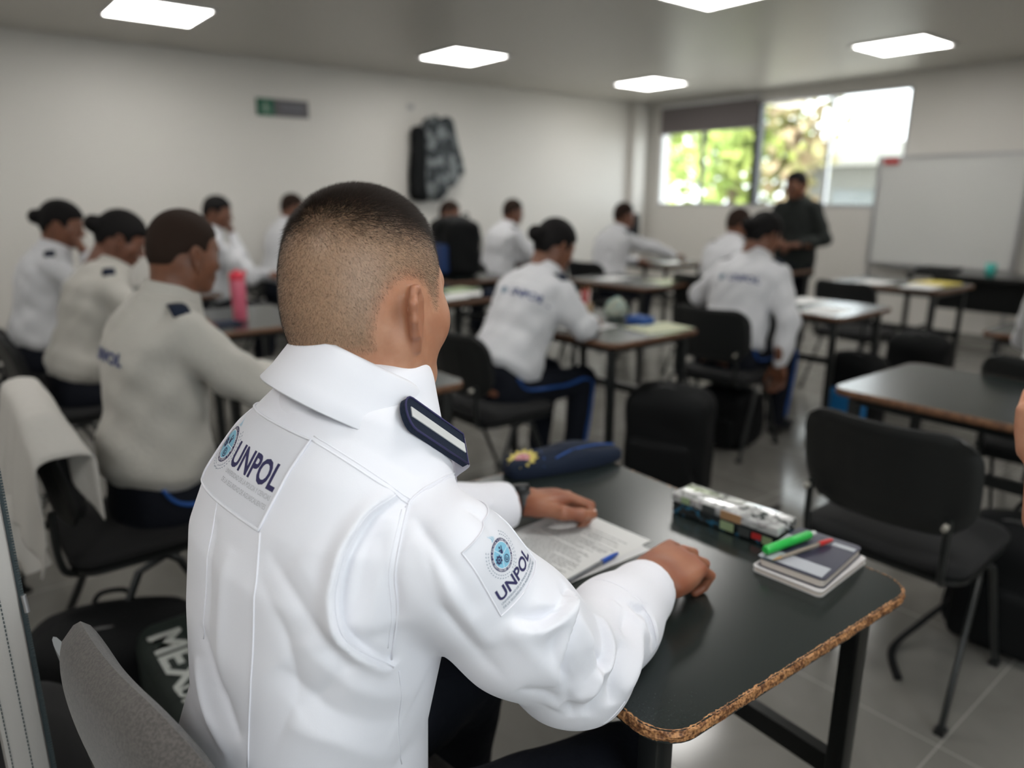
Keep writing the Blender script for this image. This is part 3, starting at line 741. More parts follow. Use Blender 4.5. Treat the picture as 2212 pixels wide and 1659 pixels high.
# ------------------------------------------------------------ people
TORSO = [(-.10, -.02, .115, .165), (0, -.012, .122, .172), (.12, -.012, .112, .158), (.25, -.018, .120, .166), (.38, -.030, .126, .180), (.46, -.032, .118, .188), (.51, -.026, .104, .172), (.55, -.020, .088, .130), (.585, -.012, .072, .095), (.62, -.006, .060, .070)]
LO = {}
def base(kind, *a):
    if (kind, a) not in LO:
        if kind == 'head': V, Q = head_field(.0045).mesh(); LO[(kind, a)] = (relax(V, Q, 1, .3), Q)
        elif kind == 'hair': LO[(kind, a)] = base_hair(*a)
        elif kind == 'hand': V, Q, _ = hand_mesh(.0048, right=a[0]); LO[(kind, a)] = (V, Q)
    return LO[(kind, a)]
HAIRME = {}; EYEME = {}
def hair_me(kind, m):
    if (kind, m.name) not in HAIRME:
        V, Q = base('hair', kind); HAIRME[(kind, m.name)] = from_np('hair', V, Q, [m])
    return HAIRME[(kind, m.name)]
def eye_me():
    if 'e' not in EYEME:
        bm = bmesh.new(); bmesh.ops.create_uvsphere(bm, u_segments=16, v_segments=12, radius=.0118, matrix=Matrix.Rotation(pi/2, 4, 'Y'))
        for f in bm.faces: f.material_index = 1 if f.calc_center_median().x > .0098 else 0
        EYEME['e'] = to_mesh(bm, 'eye', [M_eye, M_iris], smooth=True)
    return EYEME['e']
def brow_me():
    if 'b' not in EYEME:
        bm = bmesh.new(); bm_tube(bm, smoothline([(.094, -.010, .012), (.0925, -.028, .018), (.080, -.044, .014)], 4), .0028, 6, .0022); EYEME['b'] = to_mesh(bm, 'eyebrow', M_hairdark, smooth=True)
        bm = bmesh.new(); bm_tube(bm, smoothline([(.094, .010, .012), (.0925, .028, .018), (.080, .044, .014)], 4), .0028, 6, .0022); EYEME['b2'] = to_mesh(bm, 'eyebrow', M_hairdark, smooth=True)
    return EYEME['b'], EYEME['b2']
def xf(V, Rm, t, s=1.0): return (V*s) @ np.array(Rm).T+np.array(t)
COLLAR = {}
def collar_me(m, rad=.066, h=.036, gap=22, droop=0):
    """stand-and-fall collar round a vertical axis, open at the front (+x)"""
    key = (m.name, rad, h)
    if key in COLLAR: return COLLAR[key]
    prof = [(-.001, -.050), (0, 0), (-.001, h*.7), (.0005, h), (.004, h+.0025), (.0075, h-.001), (.0125, h*.45), (.019, -.006), (.026, -.024), (.0255, -.0255), (.0245, -.025)]
    N = 72; V = []; 
    for i in range(N+1):
        a = R(gap)+(2*pi-2*R(gap))*i/N; fr = max(0, math.cos(a))
        for (dr, z) in prof:
            leaf = max(0, dr-.008)/.016
            r = rad+dr*(1+.5*fr)+.004*fr*leaf
            zz = z-(.030*fr**2)*leaf-.012*fr-droop*(1+math.cos(a))/2
            V.append((r*math.cos(a)*1.04, r*math.sin(a), zz))
    n = len(prof); F = [(i*n+j, (i+1)*n+j, (i+1)*n+j+1, i*n+j+1) for i in range(N) for j in range(n-1)]
    me = from_np('collar', V, F, [m]); COLLAR[key] = me; return me

def person(name, x, y, yaw=0, lean=12, side=0, hip=.53, head=(0, 0), hz=.125, hx=.035, arms=None, hair='buzz', hairmat=None, sk='brown', shirt=None,
           label='', group='seated students', trousers=None, knee=None, standing=False, res=.011, scale=1.0, stripe=False, hs=1.0, epaulettes=True, hands=None, twist=0):
    """arms: {'L': (elbow, wrist, dir), 'R': ...} in the person's own frame (x forward, y left, z up from the floor)"""
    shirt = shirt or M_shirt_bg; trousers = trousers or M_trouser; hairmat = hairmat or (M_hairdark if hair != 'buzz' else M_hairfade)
    root = empty(name, (x, y, 0), R(yaw)); tag(root, label, 'person', group)
    TR = rotm(twist, lean, side); H = np.array((0, 0, hip))
    def T(s, yy=0, xx=0): return H+TR @ np.array((xx, yy, s))
    neck = T(.60); hc = neck+np.array((hx, 0, hz)); HR = rotm(head[0], head[1]); hc = hc+HR @ np.array((.02, 0, 0))
    sh = {'L': T(.50, .165), 'R': T(.50, -.165)}
    if arms is None: arms = {}
    arms = dict({'L': ((.32, .25, .80), (.52, .10, .785), (.8, -.6, -.05)), 'R': ((.32, -.25, .80), (.52, -.10, .785), (.8, .6, -.05))}, **arms)
    # skin: head, hands and the core of the body in one mesh
    V, Q = base('head'); parts = [(xf(V, HR, hc, hs), Q, 0)]
    lo = np.array((-.45, -.62, 0.)); hi = np.array((.95, .62, 1.75))
    f = Field(lo, hi, .016)
    f.loft(H, TR, TORSO, -.012, .03)
    nk = hc+HR @ np.array((-.045, 0, -.12)); f.cap(T(.57), nk, .052, .050, .03)
    for k, s in (('L', 1), ('R', -1)):
        e, wv, d = [np.array(a, float) for a in arms[k][:3]]
        f.chain([sh[k], e, wv], [.046, .040, .028], .02)
        V, Q = (hands[k] if hands and k in hands else base('hand', s < 0))
        upv = arms[k][3] if len(arms[k]) > 3 else (0, 0, 1)
        parts.append((xf(V, frame_from(d, upv), wv), Q, 0))
    # legs
    if standing:
        KN = {k: ((.03, s*.10, .48), (-.01, s*.11, .09)) for k, s in (('L', 1), ('R', -1))}
    else:
        KN = knee or {k: ((.43, s*.13, .50), (.38, s*.14, .09)) for k, s in (('L', 1), ('R', -1))}
    hj = {'L': H+np.array((.0, .09, -.02)), 'R': H+np.array((.0, -.09, -.02))}
    for k in 'LR': f.chain([hj[k], KN[k][0], KN[k][1]], [.066, .048, .036], .03)
    Vt, Qt = f.mesh(); parts.append((Vt, Qt, 0))
    V, Q, mi = merge(parts); link('body', from_np('body', V, Q, [SK[sk]], mi=mi), root)
    HM = Matrix(HR).to_4x4(); HM.translation = Vector(hc)
    def onhead(nm, me):
        o = bpy.data.objects.new(nm, me); COL.objects.link(o); o.parent = root; o.matrix_local = HM @ Matrix.Scale(hs, 4); return o
    if hair: onhead('hair', hair_me(hair, hairmat))
    for s in (1, -1):
        o = bpy.data.objects.new('eye', eye_me()); COL.objects.link(o); o.parent = root; o.matrix_local = HM @ Matrix.Translation((.0785, .031*s, -.0055))
    b1, b2 = brow_me(); onhead('eyebrow', b1); onhead('eyebrow', b2)
    # shirt
    f = Field((-.45, -.66, .30), (1.0, .66, 1.72), res)
    sec = [list(r) for r in TORSO]; sec[0] = [.055, -.014, .125, .168]; sec[1] = [.085, -.012, .142, .184]; sec[2] = [.15, -.012, .140, .180]
    if standing: sec[0] = [-.12, -.012, .125, .178]; sec[1] = [0, -.012, .13, .18]
    f.loft(H, TR, sec[:-1], .014, .02)
    for k, s in (('L', 1), ('R', -1)):
        e, wv, d = [np.array(a, float) for a in arms[k][:3]]
        mid = sh[k]*.5+e*.5+np.array((-.01, 0, -.012)); fm = e*.45+wv*.55+np.array((0, 0, -.006))
        f.chain([sh[k], mid, e, fm, wv*.92+e*.08], [.068, .064, .060, .050, .037], .028)
        
    q = f.sub(f.lo, f.lo+f.h*(f.n-1)); sl, X, Y, Z = q; ph = x*7+y*3
    f.F[sl] += (.0035*np.sin(X*38+ph+3*np.sin(Y*11))*np.sin(Z*46+2.5*np.sin(Y*13+ph))+.0022*np.sin(Y*60+Z*30+ph)).astype(np.float32)
    V, Q = f.mesh(); V = relax(V, Q, 1, .4); so = link('shirt', from_np('shirt', V, Q, [shirt]), root)
    co = bpy.data.objects.new('collar', collar_me(shirt)); COL.objects.link(co); co.parent = root
    CM = Matrix(rotm(twist, lean*.9+6, side)).to_4x4(); CM.translation = Vector(T(.592)); co.matrix_local = CM
    # trousers
    f = Field((-.40, -.40, 0.02), (.85, .40, hip+.20), .012)
    f.loft(H, TR if standing else rotm(0, lean*.4), [(-.13, 0, .10, .14), (-.05, 0, .128, .172), (.05, -.005, .122, .172), (.12, -.01, .118, .165)], .006, .02)
    for k in 'LR': f.chain([hj[k], KN[k][0], KN[k][1]], [.092, .070, .056], .03)
    q = f.sub(f.lo, f.lo+f.h*(f.n-1)); sl, X, Y, Z = q
    f.F[sl] += (.003*np.sin(X*50+ph)*np.sin(Z*40+Y*30)).astype(np.float32)
    V, Q = f.mesh(); link('trousers', from_np('trousers', V, Q, [trousers]), root)
    if stripe:
        k = 'R'; a, b, c = hj[k]+np.array((0, -.092, .03)), np.array(KN[k][0])+np.array((0, -.073, 0)), np.array(KN[k][1])+np.array((0, -.058, .03))
        up = H+np.array((-.03, -.182, .06))
        bm = bmesh.new(); bm_tube(bm, smoothline([up, a+np.array((.03, -.004, -.01)), a*.45+b*.55+np.array((0, -.008, 0)), b, c], 6), .006, 6, .014)
        link('trouser_stripe', to_mesh(bm, 'trouser_stripe', M_stripe, smooth=True), root)
    # shoes
    for k in 'LR':
        a = np.array(KN[k][1]); f = Field(a+np.array((-.12, -.07, -.10)), a+np.array((.24, .07, .05)), .008)
        f.ell(a+np.array((.11, 0, -.055)), (.105, .046, .040), 0); f.ell(a+np.array((-.01, 0, -.045)), (.065, .038, .045), .03); f.cap(a+np.array((0, 0, -.01)), a+np.array((0, 0, -.04)), .042, .042, .02)
        f.cut((0, 0, a[2]-.088), (0, 0, -1)); V, Q = f.mesh(); link('shoe', from_np('shoe', V, Q, [M_shoe]), root)
    if epaulettes:
        for s in (1, -1):
            a = T(.555, s*.095, -.015)+np.array((0, 0, .026)); b = T(.520, s*.195, -.015)+np.array((0, 0, .036))
            bm = bmesh.new(); bm_tube(bm, [a, a*.5+b*.5+np.array((0, 0, .010)), b], .005, 8, .026); link('epaulette', to_mesh(bm, 'epaulette', M_navy, smooth=True), root)
    bpy.context.view_layer.update()
    return dict(root=root, shirt=so, T=T, hc=hc, HR=HR, sh=sh)

P2 = person('person', .46, 2.30, yaw=2, lean=10, head=(12, 10), sk='brown', hair='buzz', shirt=M_shirt_shaded, label='man with short dark hair at the left in a grey-white shirt', stripe=True)
P3 = person('person', .50, 3.86, yaw=-4, lean=20, head=(-6, 28), sk='dark', hair='bun', shirt=M_shirt_shaded, label='woman with black hair in a bun bowing her head, second from the left', stripe=False)
P4 = person('person', .45, 4.75, yaw=-6, lean=14, hip=.55, head=(-14, 14), sk='brown', hair='bun', label='woman with a low bun and one hand at her mouth, farthest left', arms={'R': ((.36, -.20, .80), (.28, -.05, 1.10), (-.3, .3, .9), (1, 0, 0))})
P5 = person('person', 1.70, 5.86, yaw=-10, lean=8, hip=.57, head=(-22, 10), sk='brown', hair='short', label='distant woman against the left wall with her hand at her face', arms={'R': ((.30, -.20, .80), (.22, -.03, 1.13), (-.2, .3, .9), (1, 0, 0))})
P6 = person('person', 2.50, 6.42, yaw=0, lean=12, hip=.60, head=(-5, 10), sk='brown', hair='buzz', label='distant man whose head shows just left of the big foreground head')
P7 = person('person', 4.12, 6.28, yaw=-30, lean=8, hip=.53, head=(-10, 14), sk='brown', hair='buzz', label='distant man seen only as a head above the dark backpack, under the jackets')
P8 = person('person', 4.33, 5.60, yaw=-4, lean=16, hip=.56, head=(-8, 6), sk='brown', hair='buzz', label='distant man in a grey-white shirt leaning on his desk below the hanging jackets')
P9 = person('person', 2.08, 2.66, yaw=0, lean=30, head=(-8, 24), sk='brown', hair='bun', label='woman in the middle with a dark bun, writing, navy lettering across her back', stripe=True)
P10 = person('person', 5.05, 4.82, yaw=-6, lean=16, head=(-8, 4), sk='brown', hair='buzz', label='distant man under the left window reaching forward with his right arm', arms={'R': ((.42, -.22, .93), (.70, -.22, .84), (1, 0, 0))})
P11 = person('person', 4.90, 3.45, yaw=0, lean=18, hip=.50, head=(-16, 8), sk='brown', hair='buzz', label='cropped-hair man in white partly hidden behind the woman whose arm hangs down')
P12 = person('person', 3.50, 2.36, yaw=4, lean=24, hip=.52, head=(-18, 22), sk='brown', hair='bun', label='woman on the right with a dark bun and her right arm hanging straight down', arms={'R': ((.12, -.29, .74), (.06, -.29, .50), (.1, 0, -1), (1, 0, 0)), 'L': ((.20, .33, .82), (.40, .40, .80), (1, 0, 0))}, stripe=True)
P13 = person('person', 6.45, 3.70, yaw=185, lean=2, hip=.80, head=(-20, 8), hz=.11, sk='brown', hair='short', label='standing teacher in dark clothes in front of the window', group='teacher', standing=True, shirt=mat('dark_green_black_cloth', (.006, .009, .0075), .85), epaulettes=False, arms={'L': ((-.02, .27, 1.02), (.16, .12, .97), (.6, -.8, 0)), 'R': ((-.02, -.27, 1.02), (.16, -.12, 1.00), (.6, .8, 0))})
P14 = person('person', 3.42, .74, yaw=0, lean=12, sk='brown', hair='buzz', label='person at the right edge of the photo showing only a blurred white sleeve')
P15 = person('person', .70, -.30, yaw=4, lean=14, sk='tan', hair='buzz', label='person cut by the right edge, only raised fingers showing', arms={'L': ((.42, .26, .80), (.60, .545, 1.02), (.30, .2, .9), (-1, .3, .2))})

# ------------------------------------------------------------ the sharp young man in front
def hero_skin():
    m = bpy.data.materials.new('warm_tan_skin'); m.use_nodes = True; nt = m.node_tree; N = nt.nodes; L = nt.links; p = N['Principled BSDF']
    at = N.new('ShaderNodeAttribute'); at.attribute_name = 'tint'; sp = N.new('ShaderNodeSeparateColor'); L.new(at.outputs['Color'], sp.inputs[0])
    tc = N.new('ShaderNodeTexCoord'); n = N.new('ShaderNodeTexNoise'); n.inputs['Scale'].default_value = 45; n.inputs['Detail'].default_value = 7; L.new(tc.outputs['Object'], n.inputs['Vector'])
    def mix(a, b, fac, col=True):
        x = N.new('ShaderNodeMix'); x.data_type = 'RGBA'
        for s, v in ((6, a), (7, b)):
            if isinstance(v, tuple): x.inputs[s].default_value = (*v, 1)
            else: L.new(v, x.inputs[s])
        L.new(fac, x.inputs[0]); return x.outputs[2]
    mr = N.new('ShaderNodeMapRange'); mr.inputs[1].default_value = .35; mr.inputs[2].default_value = .65; L.new(n.outputs['Fac'], mr.inputs[0])
    c = mix((.50, .255, .155), (.43, .20, .115), mr.outputs[0])
    c = mix(c, (.27, .088, .044), sp.outputs[1])
    c = mix(c, (.37, .225, .14), sp.outputs[0])
    L.new(c, p.inputs['Base Color']); p.inputs['Roughness'].default_value = .47
    p.inputs['Subsurface Weight'].default_value = .15; p.inputs['Subsurface Radius'].default_value = (1, .35, .2); p.inputs['Subsurface Scale'].default_value = .006
    n2 = N.new('ShaderNodeTexNoise'); n2.inputs['Scale'].default_value = 600; n2.inputs['Detail'].default_value = 3; L.new(tc.outputs['Object'], n2.inputs['Vector'])
    b = N.new('ShaderNodeBump'); b.inputs['Strength'].default_value = .18; b.inputs['Distance'].default_value = .0006; L.new(n2.outputs['Fac'], b.inputs['Height']); L.new(b.outputs[0], p.inputs['Normal'])
    return m
M_hskin = hero_skin()
HX, HY = .27, .83
hero = tag(empty('person', (HX, HY, 0)), 'young man in sharp focus with a faded haircut and bright white uniform shirt', 'person')
O3 = np.array((HX, HY, 0.))
hH = np.array((.303, .822, .53)); hTR = rotm(9, 7.5, 6)
def hT(s, y=0, x=0): return hH+hTR @ np.array((x, y, s))
HSEC = [(-.10, -.02, .125, .150), (0, -.02, .122, .146), (.12, -.025, .118, .141), (.24, -.030, .122, .148), (.36, -.036, .126, .160), (.46, -.038, .124, .171), (.525, -.032, .114, .164), (.585, -.024, .098, .130), (.632, -.014, .081, .096), (.665, -.002, .066, .072), (.690, .0, .058, .062)]
# body under the clothes
hHR = rotm(15, 3, -2); hHC = np.array((.412, .784, 1.284)); HS = 1.04
Vh, Qh = head_field(.0026).mesh(); Vh = relax(Vh, Qh, 1, .35)
headV = xf(Vh, hHR, hHC, HS)
RW, LW = np.array((.836, .664, .806)), np.array((.872, 1.042, .800)); HANDS = 1.10
Rdir, Rup, Ldir, Lup = (.97, .10, .04), (.0, -.22, 1), (.93, -.30, -.02), (.05, .25, 1)
hr, hrq, _ = hand_mesh(.0022, curls=[(34, 66, 45), (30, 76, 50), (32, 78, 50), (38, 76, 48)], fan=1.5, thumb=[(.018, .032, -.012), (.050, .046, -.026), (.076, .036, -.036), (.094, .020, -.038)])
hl, hlq, _ = hand_mesh(.0022, curls=[(26, 82, 30), (44, 82, 40), (54, 80, 45), (60, 78, 42)], right=False, thumb=[(.018, .034, -.008), (.055, .058, -.018), (.090, .060, -.026), (.120, .046, -.032)])
f = Field((-.05, .40, 0), (1.0, 1.25, 1.25), .014)
f.loft(hH, hTR, HSEC, -.02, .03)
RS, LS = hT(.506, -.182), hT(.510, .172)
RE, LE = np.array((.580, .588, .806)), np.array((.60, 1.10, .80))
f.chain([RS, RE, RW-np.array((.04, 0, 0))], [.046, .042, .028], .02); f.chain([LS, LE, LW-np.array((.04, -.01, 0))], [.046, .042, .028], .02)
HK = {'L': ((.70, 1.00, .52), (.66, 1.02, .09)), 'R': ((.72, .62, .52), (.70, .60, .09))}
HJ = {'L': hH+np.array((0, .09, -.02)), 'R': hH+np.array((0, -.09, -.02))}
for k in 'LR': f.chain([HJ[k], HK[k][0], HK[k][1]], [.07, .05, .038], .03)
Vb, Qb = f.mesh()
V, Q, mi = merge([(headV, Qh, 0), (xf(hr, frame_from(Rdir, Rup), RW, HANDS), hrq, 0), (xf(hl, frame_from(Ldir, Lup), LW, HANDS), hlq, 0), (Vb, Qb, 0)])
me = from_np('body', V-O3, Q, [M_hskin])
# natural colour differences: shaved scalp tint, redder ears, cheeks and knuckles
def hairline(P):
    """signed: >0 inside the hair, head-local coordinates"""
    x, y, z = P[:, 0], np.abs(P[:, 1]), P[:, 2]
    nape = z+.058-.25*np.clip(x+.06, 0, 1)
    ear = np.sqrt(((x+.010)/1.0)**2+((z+.028)/1.25)**2)-.040
    front = (.088-.35*np.clip(.075-z, -.05, .2))-x - .55*np.clip(.05-z, 0, .03)
    side = np.where(x > -.010, z+.018, 1.0)
    behind = np.where((x > -.06) & (z < -.02), (-.052-x)+.0*z+.25*np.clip(z+.09, 0, .1), 1)
    return np.minimum.reduce([nape, ear*1.0, front, side, behind])
hl_ = hairline(Vh); tint = np.zeros((len(V), 4), np.float32); tint[:, 3] = 1
nh = len(Vh); tint[:nh, 0] = np.clip(hl_/.014, 0, 1)
ear_w = np.clip((np.abs(Vh[:, 1])-.076)/.010, 0, 1)*(np.abs(Vh[:, 0]+.004) < .04)*(Vh[:, 2] < .03)
chk = np.exp(-(((Vh[:, 0]-.05)/.045)**2+((Vh[:, 2]+.035)/.04)**2))*.40*(hl_ < 0)
tint[:nh, 1] = np.maximum(ear_w*.5, chk)
tint[nh:nh+len(hr)+len(hl), 1] = .80+.18*np.sin(V[nh:nh+len(hr)+len(hl), 0]*90)
ca = me.color_attributes.new('tint', 'FLOAT_COLOR', 'POINT'); ca.data.foreach_set('color', tint.ravel())
link('body', me, hero)
HM = Matrix(hHR).to_4x4(); HM.translation = Vector(hHC-O3)
for s in (1, -1):
    o = bpy.data.objects.new('eye', eye_me()); COL.objects.link(o); o.parent = hero; o.matrix_local = HM @ Matrix.Translation((.0785*HS, .031*s*HS, -.0055))
for b in brow_me():
    o = bpy.data.objects.new('eyebrow', b); COL.objects.link(o); o.parent = hero; o.matrix_local = HM @ Matrix.Scale(HS, 4)
# cropped hair: one strand per follicle
def strands(V, Q, n, seed=5):
    rg = np.random.default_rng(seed)
    A, B, C_, D = V[Q[:, 0]], V[Q[:, 1]], V[Q[:, 2]], V[Q[:, 3]]
    nrm = np.cross(C_-A, D-B); ar = np.linalg.norm(nrm, axis=1); nrm /= ar[:, None]+1e-12
    cen = (A+B+C_+D)/4; hl = hairline(cen); wgt = ar*np.clip(hl/.006, 0, 1)*(hl > 0)*(cen[:, 2] > -.11)
    wgt *= .8+.9*np.clip((cen[:, 2]-.05)/.04, 0, 1)
    wgt[ear_face(cen)] = 0
    idx = rg.choice(len(Q), n, p=wgt/wgt.sum()); u = rg.random((n, 1)); v = rg.random((n, 1))
    P = (A[idx]*(1-u)+B[idx]*u)*(1-v)+(D[idx]*(1-u)+C_[idx]*u)*v; N_ = nrm[idx]
    if ((cen-np.array((0, 0, .02)))*nrm).sum() < 0: N_ = -N_
    wh = np.array((-.070, .012, .092)); G = P-wh; G -= (G*N_).sum(1)[:, None]*N_; G /= np.linalg.norm(G, axis=1)[:, None]+1e-9
    G = G*.8+np.array((0, 0, -.25)); G += rg.normal(size=G.shape)*.22
    z = P[:, 2]+.012*rg.normal(size=n); up = np.clip((z-.066)/.030, 0, 1)
    Ln = (.0021+.0008*np.clip((z+.05)/.10, 0, 1)+.0062*up**1.4)*(.8+.4*rg.random(n))
    Dr = N_*(.45+.55*up[:, None])+G*.75; Dr /= np.linalg.norm(Dr, axis=1)[:, None]
    W_ = np.cross(Dr, rg.normal(size=Dr.shape)); W_ /= np.linalg.norm(W_, axis=1)[:, None]; W_ *= (.000085+.00003*up)[:, None]
    tip = P+Dr*Ln[:, None]+G*(Ln*.18)[:, None]; P = P-N_*.0004
    VV = np.stack([P-W_, P+W_, tip], 1).reshape(-1, 3); FF = np.arange(3*n).reshape(n, 3)
    return VV, FF
def ear_face(c): return (np.abs(c[:, 1]) > .0815) & (c[:, 2] < .03)
VV, FF = strands(Vh, Qh, 170000)
M_strand = mat('dark_brown_hair', (.030, .019, .014), .5)
link('hair', from_np('hair', xf(VV, hHR, hHC, HS)-O3, FF, [M_strand], smooth=False), hero)
for V_, Fr, Wp, th in ((None, frame_from(Ldir, Lup), LW, (.120, -.046, -.032)),):   # thumb nail
    bm = bmesh.new(); bmesh.ops.create_uvsphere(bm, u_segments=14, v_segments=8, radius=1, matrix=Matrix.Diagonal((.0075, .0058, .0018, 1)))
    p = (Fr @ np.array((.121, -.0475, -.0245)))*HANDS+Wp-O3
    o = link('thumb_nail', to_mesh(bm, 'thumb_nail', mat('nail', (.72, .48, .40), .3), smooth=True), hero); o.matrix_local = Matrix.Translation(Vector(p)) @ Matrix(Fr).to_4x4() @ Matrix.Rotation(R(-25), 4, 'Z') @ Matrix.Rotation(R(20), 4, 'X')
# watch
wf = frame_from(Ldir, Lup); wm = Matrix(wf).to_4x4(); wm.translation = Vector(LW-O3)
bm = bmesh.new(); bm_tube(bm, [(-.013, 0, 0), (-.011, 0, 0), (.011, 0, 0), (.013, 0, 0)], [.0275, .029, .029, .0275], 28, [.0345, .036, .036, .0345])
o = link('watch_strap', to_mesh(bm, 'watch_strap', mat('black_rubber', (.012, .013, .014), .45), smooth=True, auto=50), hero); o.matrix_local = wm
bm = bmesh.new(); bmesh.ops.create_cone(bm, cap_ends=True, segments=24, radius1=.020, radius2=.018, depth=.010, matrix=Matrix.Translation((0, 0, .031)))
o2 = link('watch_case', to_mesh(bm, 'watch_case', mat('black_rubber', (.012, .013, .014), .45), smooth=True, auto=40), o)
# shirt
f = Field((-.02, .42, .48), (.90, 1.22, 1.27), .0034)
sec = [list(r) for r in HSEC]; sec[0] = [-.05, -.03, .140, .172]; sec[1] = [0, -.03, .145, .174]; sec[2] = [.12, -.032, .140, .164]
f.loft(hH, hTR, sec, .010, .02, pw=2.5)
f.chain([RS+hTR @ np.array((0, .01, 0)), RS*.5+RE*.5+np.array((-.004, -.004, -.006)), RE, RE*.55+RW*.45, RE*.22+RW*.78], [.074, .074, .073, .062, .052], .030)
def cuff(E_, W_, r, end):
    d = (W_-E_)/np.linalg.norm(W_-E_); Qf = frame_from(d, (0, 0, 1)); a = W_-d*(end+.058)
    f.cap(a, W_+d*.03, r, r*.97, .005); f.rbox(W_+d*(.055-end), (.055, .075, .075), .002, .002, 'sub', rot=Qf); f.cap(W_-d*.07, W_+d*.05, r-.005, r-.005, .002, 'sub')
cuff(RE, RW, .047, .024)
f.chain([LS+hTR @ np.array((0, -.03, .012)), LS*.5+LE*.5, LE, LE*.55+LW*.45, LE*.18+LW*.82], [.074, .080, .074, .060, .050], .030)
cuff(LE, LW, .044, .022)
f.rbox(np.array((.80, .85, .652)), (.35, .7, .1), .01, .012, 'sub')     # cloth rests on the desk instead of sinking into it
V, Q = f.mesh(); V = relax(V, Q, 4, .5)
heroShirtV, heroShirtQ = V, Q
bvh0 = BVHTree.FromPolygons([tuple(v) for v in V], [tuple(q) for q in Q])
CAMV = Vector((0, 0, CAMZ)); RM = cam.rotation_euler.to_matrix()
def surf(px, py, tree=None):
    """the point of the shirt that the photo shows at a pixel"""
    d = (RM @ Vector((px-1106, -(py-829.5), -FPX))).normalized()
    t_ = tree or bvh0; h = t_.ray_cast(CAMV, d)
    if h[0] is None: h = min((t_.find_nearest(CAMV+d*(.6+.01*k)) for k in range(70)), key=lambda q: q[3])
    return h[0], h[1]
# --- seams and folds pressed into the cloth
Vn = V.copy(); NRM = np.zeros_like(V)
_a = V[Q[:, 2]]-V[Q[:, 0]]; _b = V[Q[:, 3]]-V[Q[:, 1]]; _n = np.cross(_a, _b)
for k in range(4): np.add.at(NRM, Q[:, k], _n)
NRM /= np.linalg.norm(NRM, axis=1)[:, None]+1e-12
DISP = np.zeros(len(V)); FA = 1.7
def line_on(P, n=5, tree=None):
    pts = []
    for q in P:
        h = surf(*q, tree=tree)
        if h[0] is not None: pts.append(h[0])
    return smoothline(pts, n) if len(pts) > 2 else pts
def near(L, rad):
    P = np.array([tuple(p) for p in L]); lo, hi = P.min(0)-rad, P.max(0)+rad
    idx = np.where(((V > lo) & (V < hi)).all(1))[0]; X = V[idx]; best = np.full(len(idx), 9.); T_ = np.zeros(len(idx)); D = np.zeros((len(idx), 3)); TG = np.zeros((len(idx), 3))
    n = len(P)-1
    for i in range(n):
        ab = P[i+1]-P[i]; t = np.clip(((X-P[i])@ab)/(ab@ab+1e-12), 0, 1); d = X-P[i]-t[:, None]*ab; r = np.linalg.norm(d, axis=1)
        m = r < best; best[m] = r[m]; T_[m] = (i+t[m])/n; D[m] = d[m]; TG[m] = ab/np.linalg.norm(ab)
    side = (np.cross(TG, D)*NRM[idx]).sum(1)
    return idx, best, T_, side
def fold(px, amp, w, taper=True):
    """round ridge (amp > 0) or valley (amp < 0)"""
    L = line_on(px)
    if len(L) < 2: return
    idx, r, t, _ = near(L, w*3); e = np.sin(np.clip(t, 0, 1)*pi)**.6 if taper else 1
    ep = .0012 if amp < 0 else .004
    DISP[idx] += FA*amp*np.exp(-(np.sqrt(r*r+ep*ep)-ep)/(w*.85))*e
def step(px, amp, w_soft, sharp=.0022, sgn=1, taper=True):
    """pleat: the cloth stands up on one side of the line and falls sharply on the other"""
    L = line_on(px)
    if len(L) < 2: return
    idx, r, t, s = near(L, w_soft*3); e = np.sin(np.clip(t, 0, 1)*pi)**.5 if taper else 1
    s = s*sgn; hi = np.exp(-(r/w_soft)**2)
    DISP[idx] += FA*amp*np.where(s > 0, hi, -.85*np.exp(-(r/(w_soft*.8))**2)*(1-np.exp(-(r/sharp)**2)) + np.exp(-(r/sharp)**2)*.6)*e
# back panel pleat at the armhole
PLEAT = [(856, 1068), (800, 1106), (752, 1180), (726, 1270), (730, 1350), (768, 1400), (850, 1442)]
step(PLEAT, .0085, .012, sgn=-1, sharp=.003)
fold([(812, 1120), (790, 1200), (770, 1290), (752, 1350)], -.003, .010)
fold([(850, 1115), (838, 1200), (812, 1290), (800, 1370)], .003, .014)
fold([(825, 1150), (835, 1250), (850, 1340)], -.0025, .012)
fold([(884, 1090), (866, 1160), (853, 1240), (858, 1320), (846, 1425)], -.0026, .0045, False)
# long soft folds of the back
fold([(575, 1185), (640, 1290), (700, 1375), (760, 1450)], -.003, .012)
fold([(640, 1200), (690, 1280), (720, 1400)], .003, .03)
fold([(470, 1120), (450, 1250), (445, 1400)], -.003, .010); fold([(500, 1180), (480, 1320), (478, 1500)], .003, .014)
fold([(600, 1440), (700, 1530), (860, 1560)], -.005, .030); fold([(620, 1560), (740, 1600), (860, 1640)], .005, .03)
fold([(650, 1380), (760, 1480), (900, 1500)], .004, .025)
fold([(430, 1350), (470, 1480), (520, 1600)], -.005, .014); fold([(425, 1420), (450, 1530), (500, 1640)], .005, .012)
# shoulder and upper sleeve
fold([(760, 900), (850, 925), (930, 985)], .004, .018); fold([(720, 930), (840, 990), (920, 1040)], -.0025, .02)
fold([(890, 1110), (960, 1210), (1035, 1325)], -.005, .010); fold([(905, 1160), (980, 1290), (1060, 1400)], .004, .012)
fold([(880, 1180), (960, 1330), (1090, 1470)], -.003, .014)
fold([(1010, 1060), (1060, 1090), (1090, 1150)], .005, .012); fold([(1000, 1090), (1040, 1112), (1070, 1160)], -.004, .009)
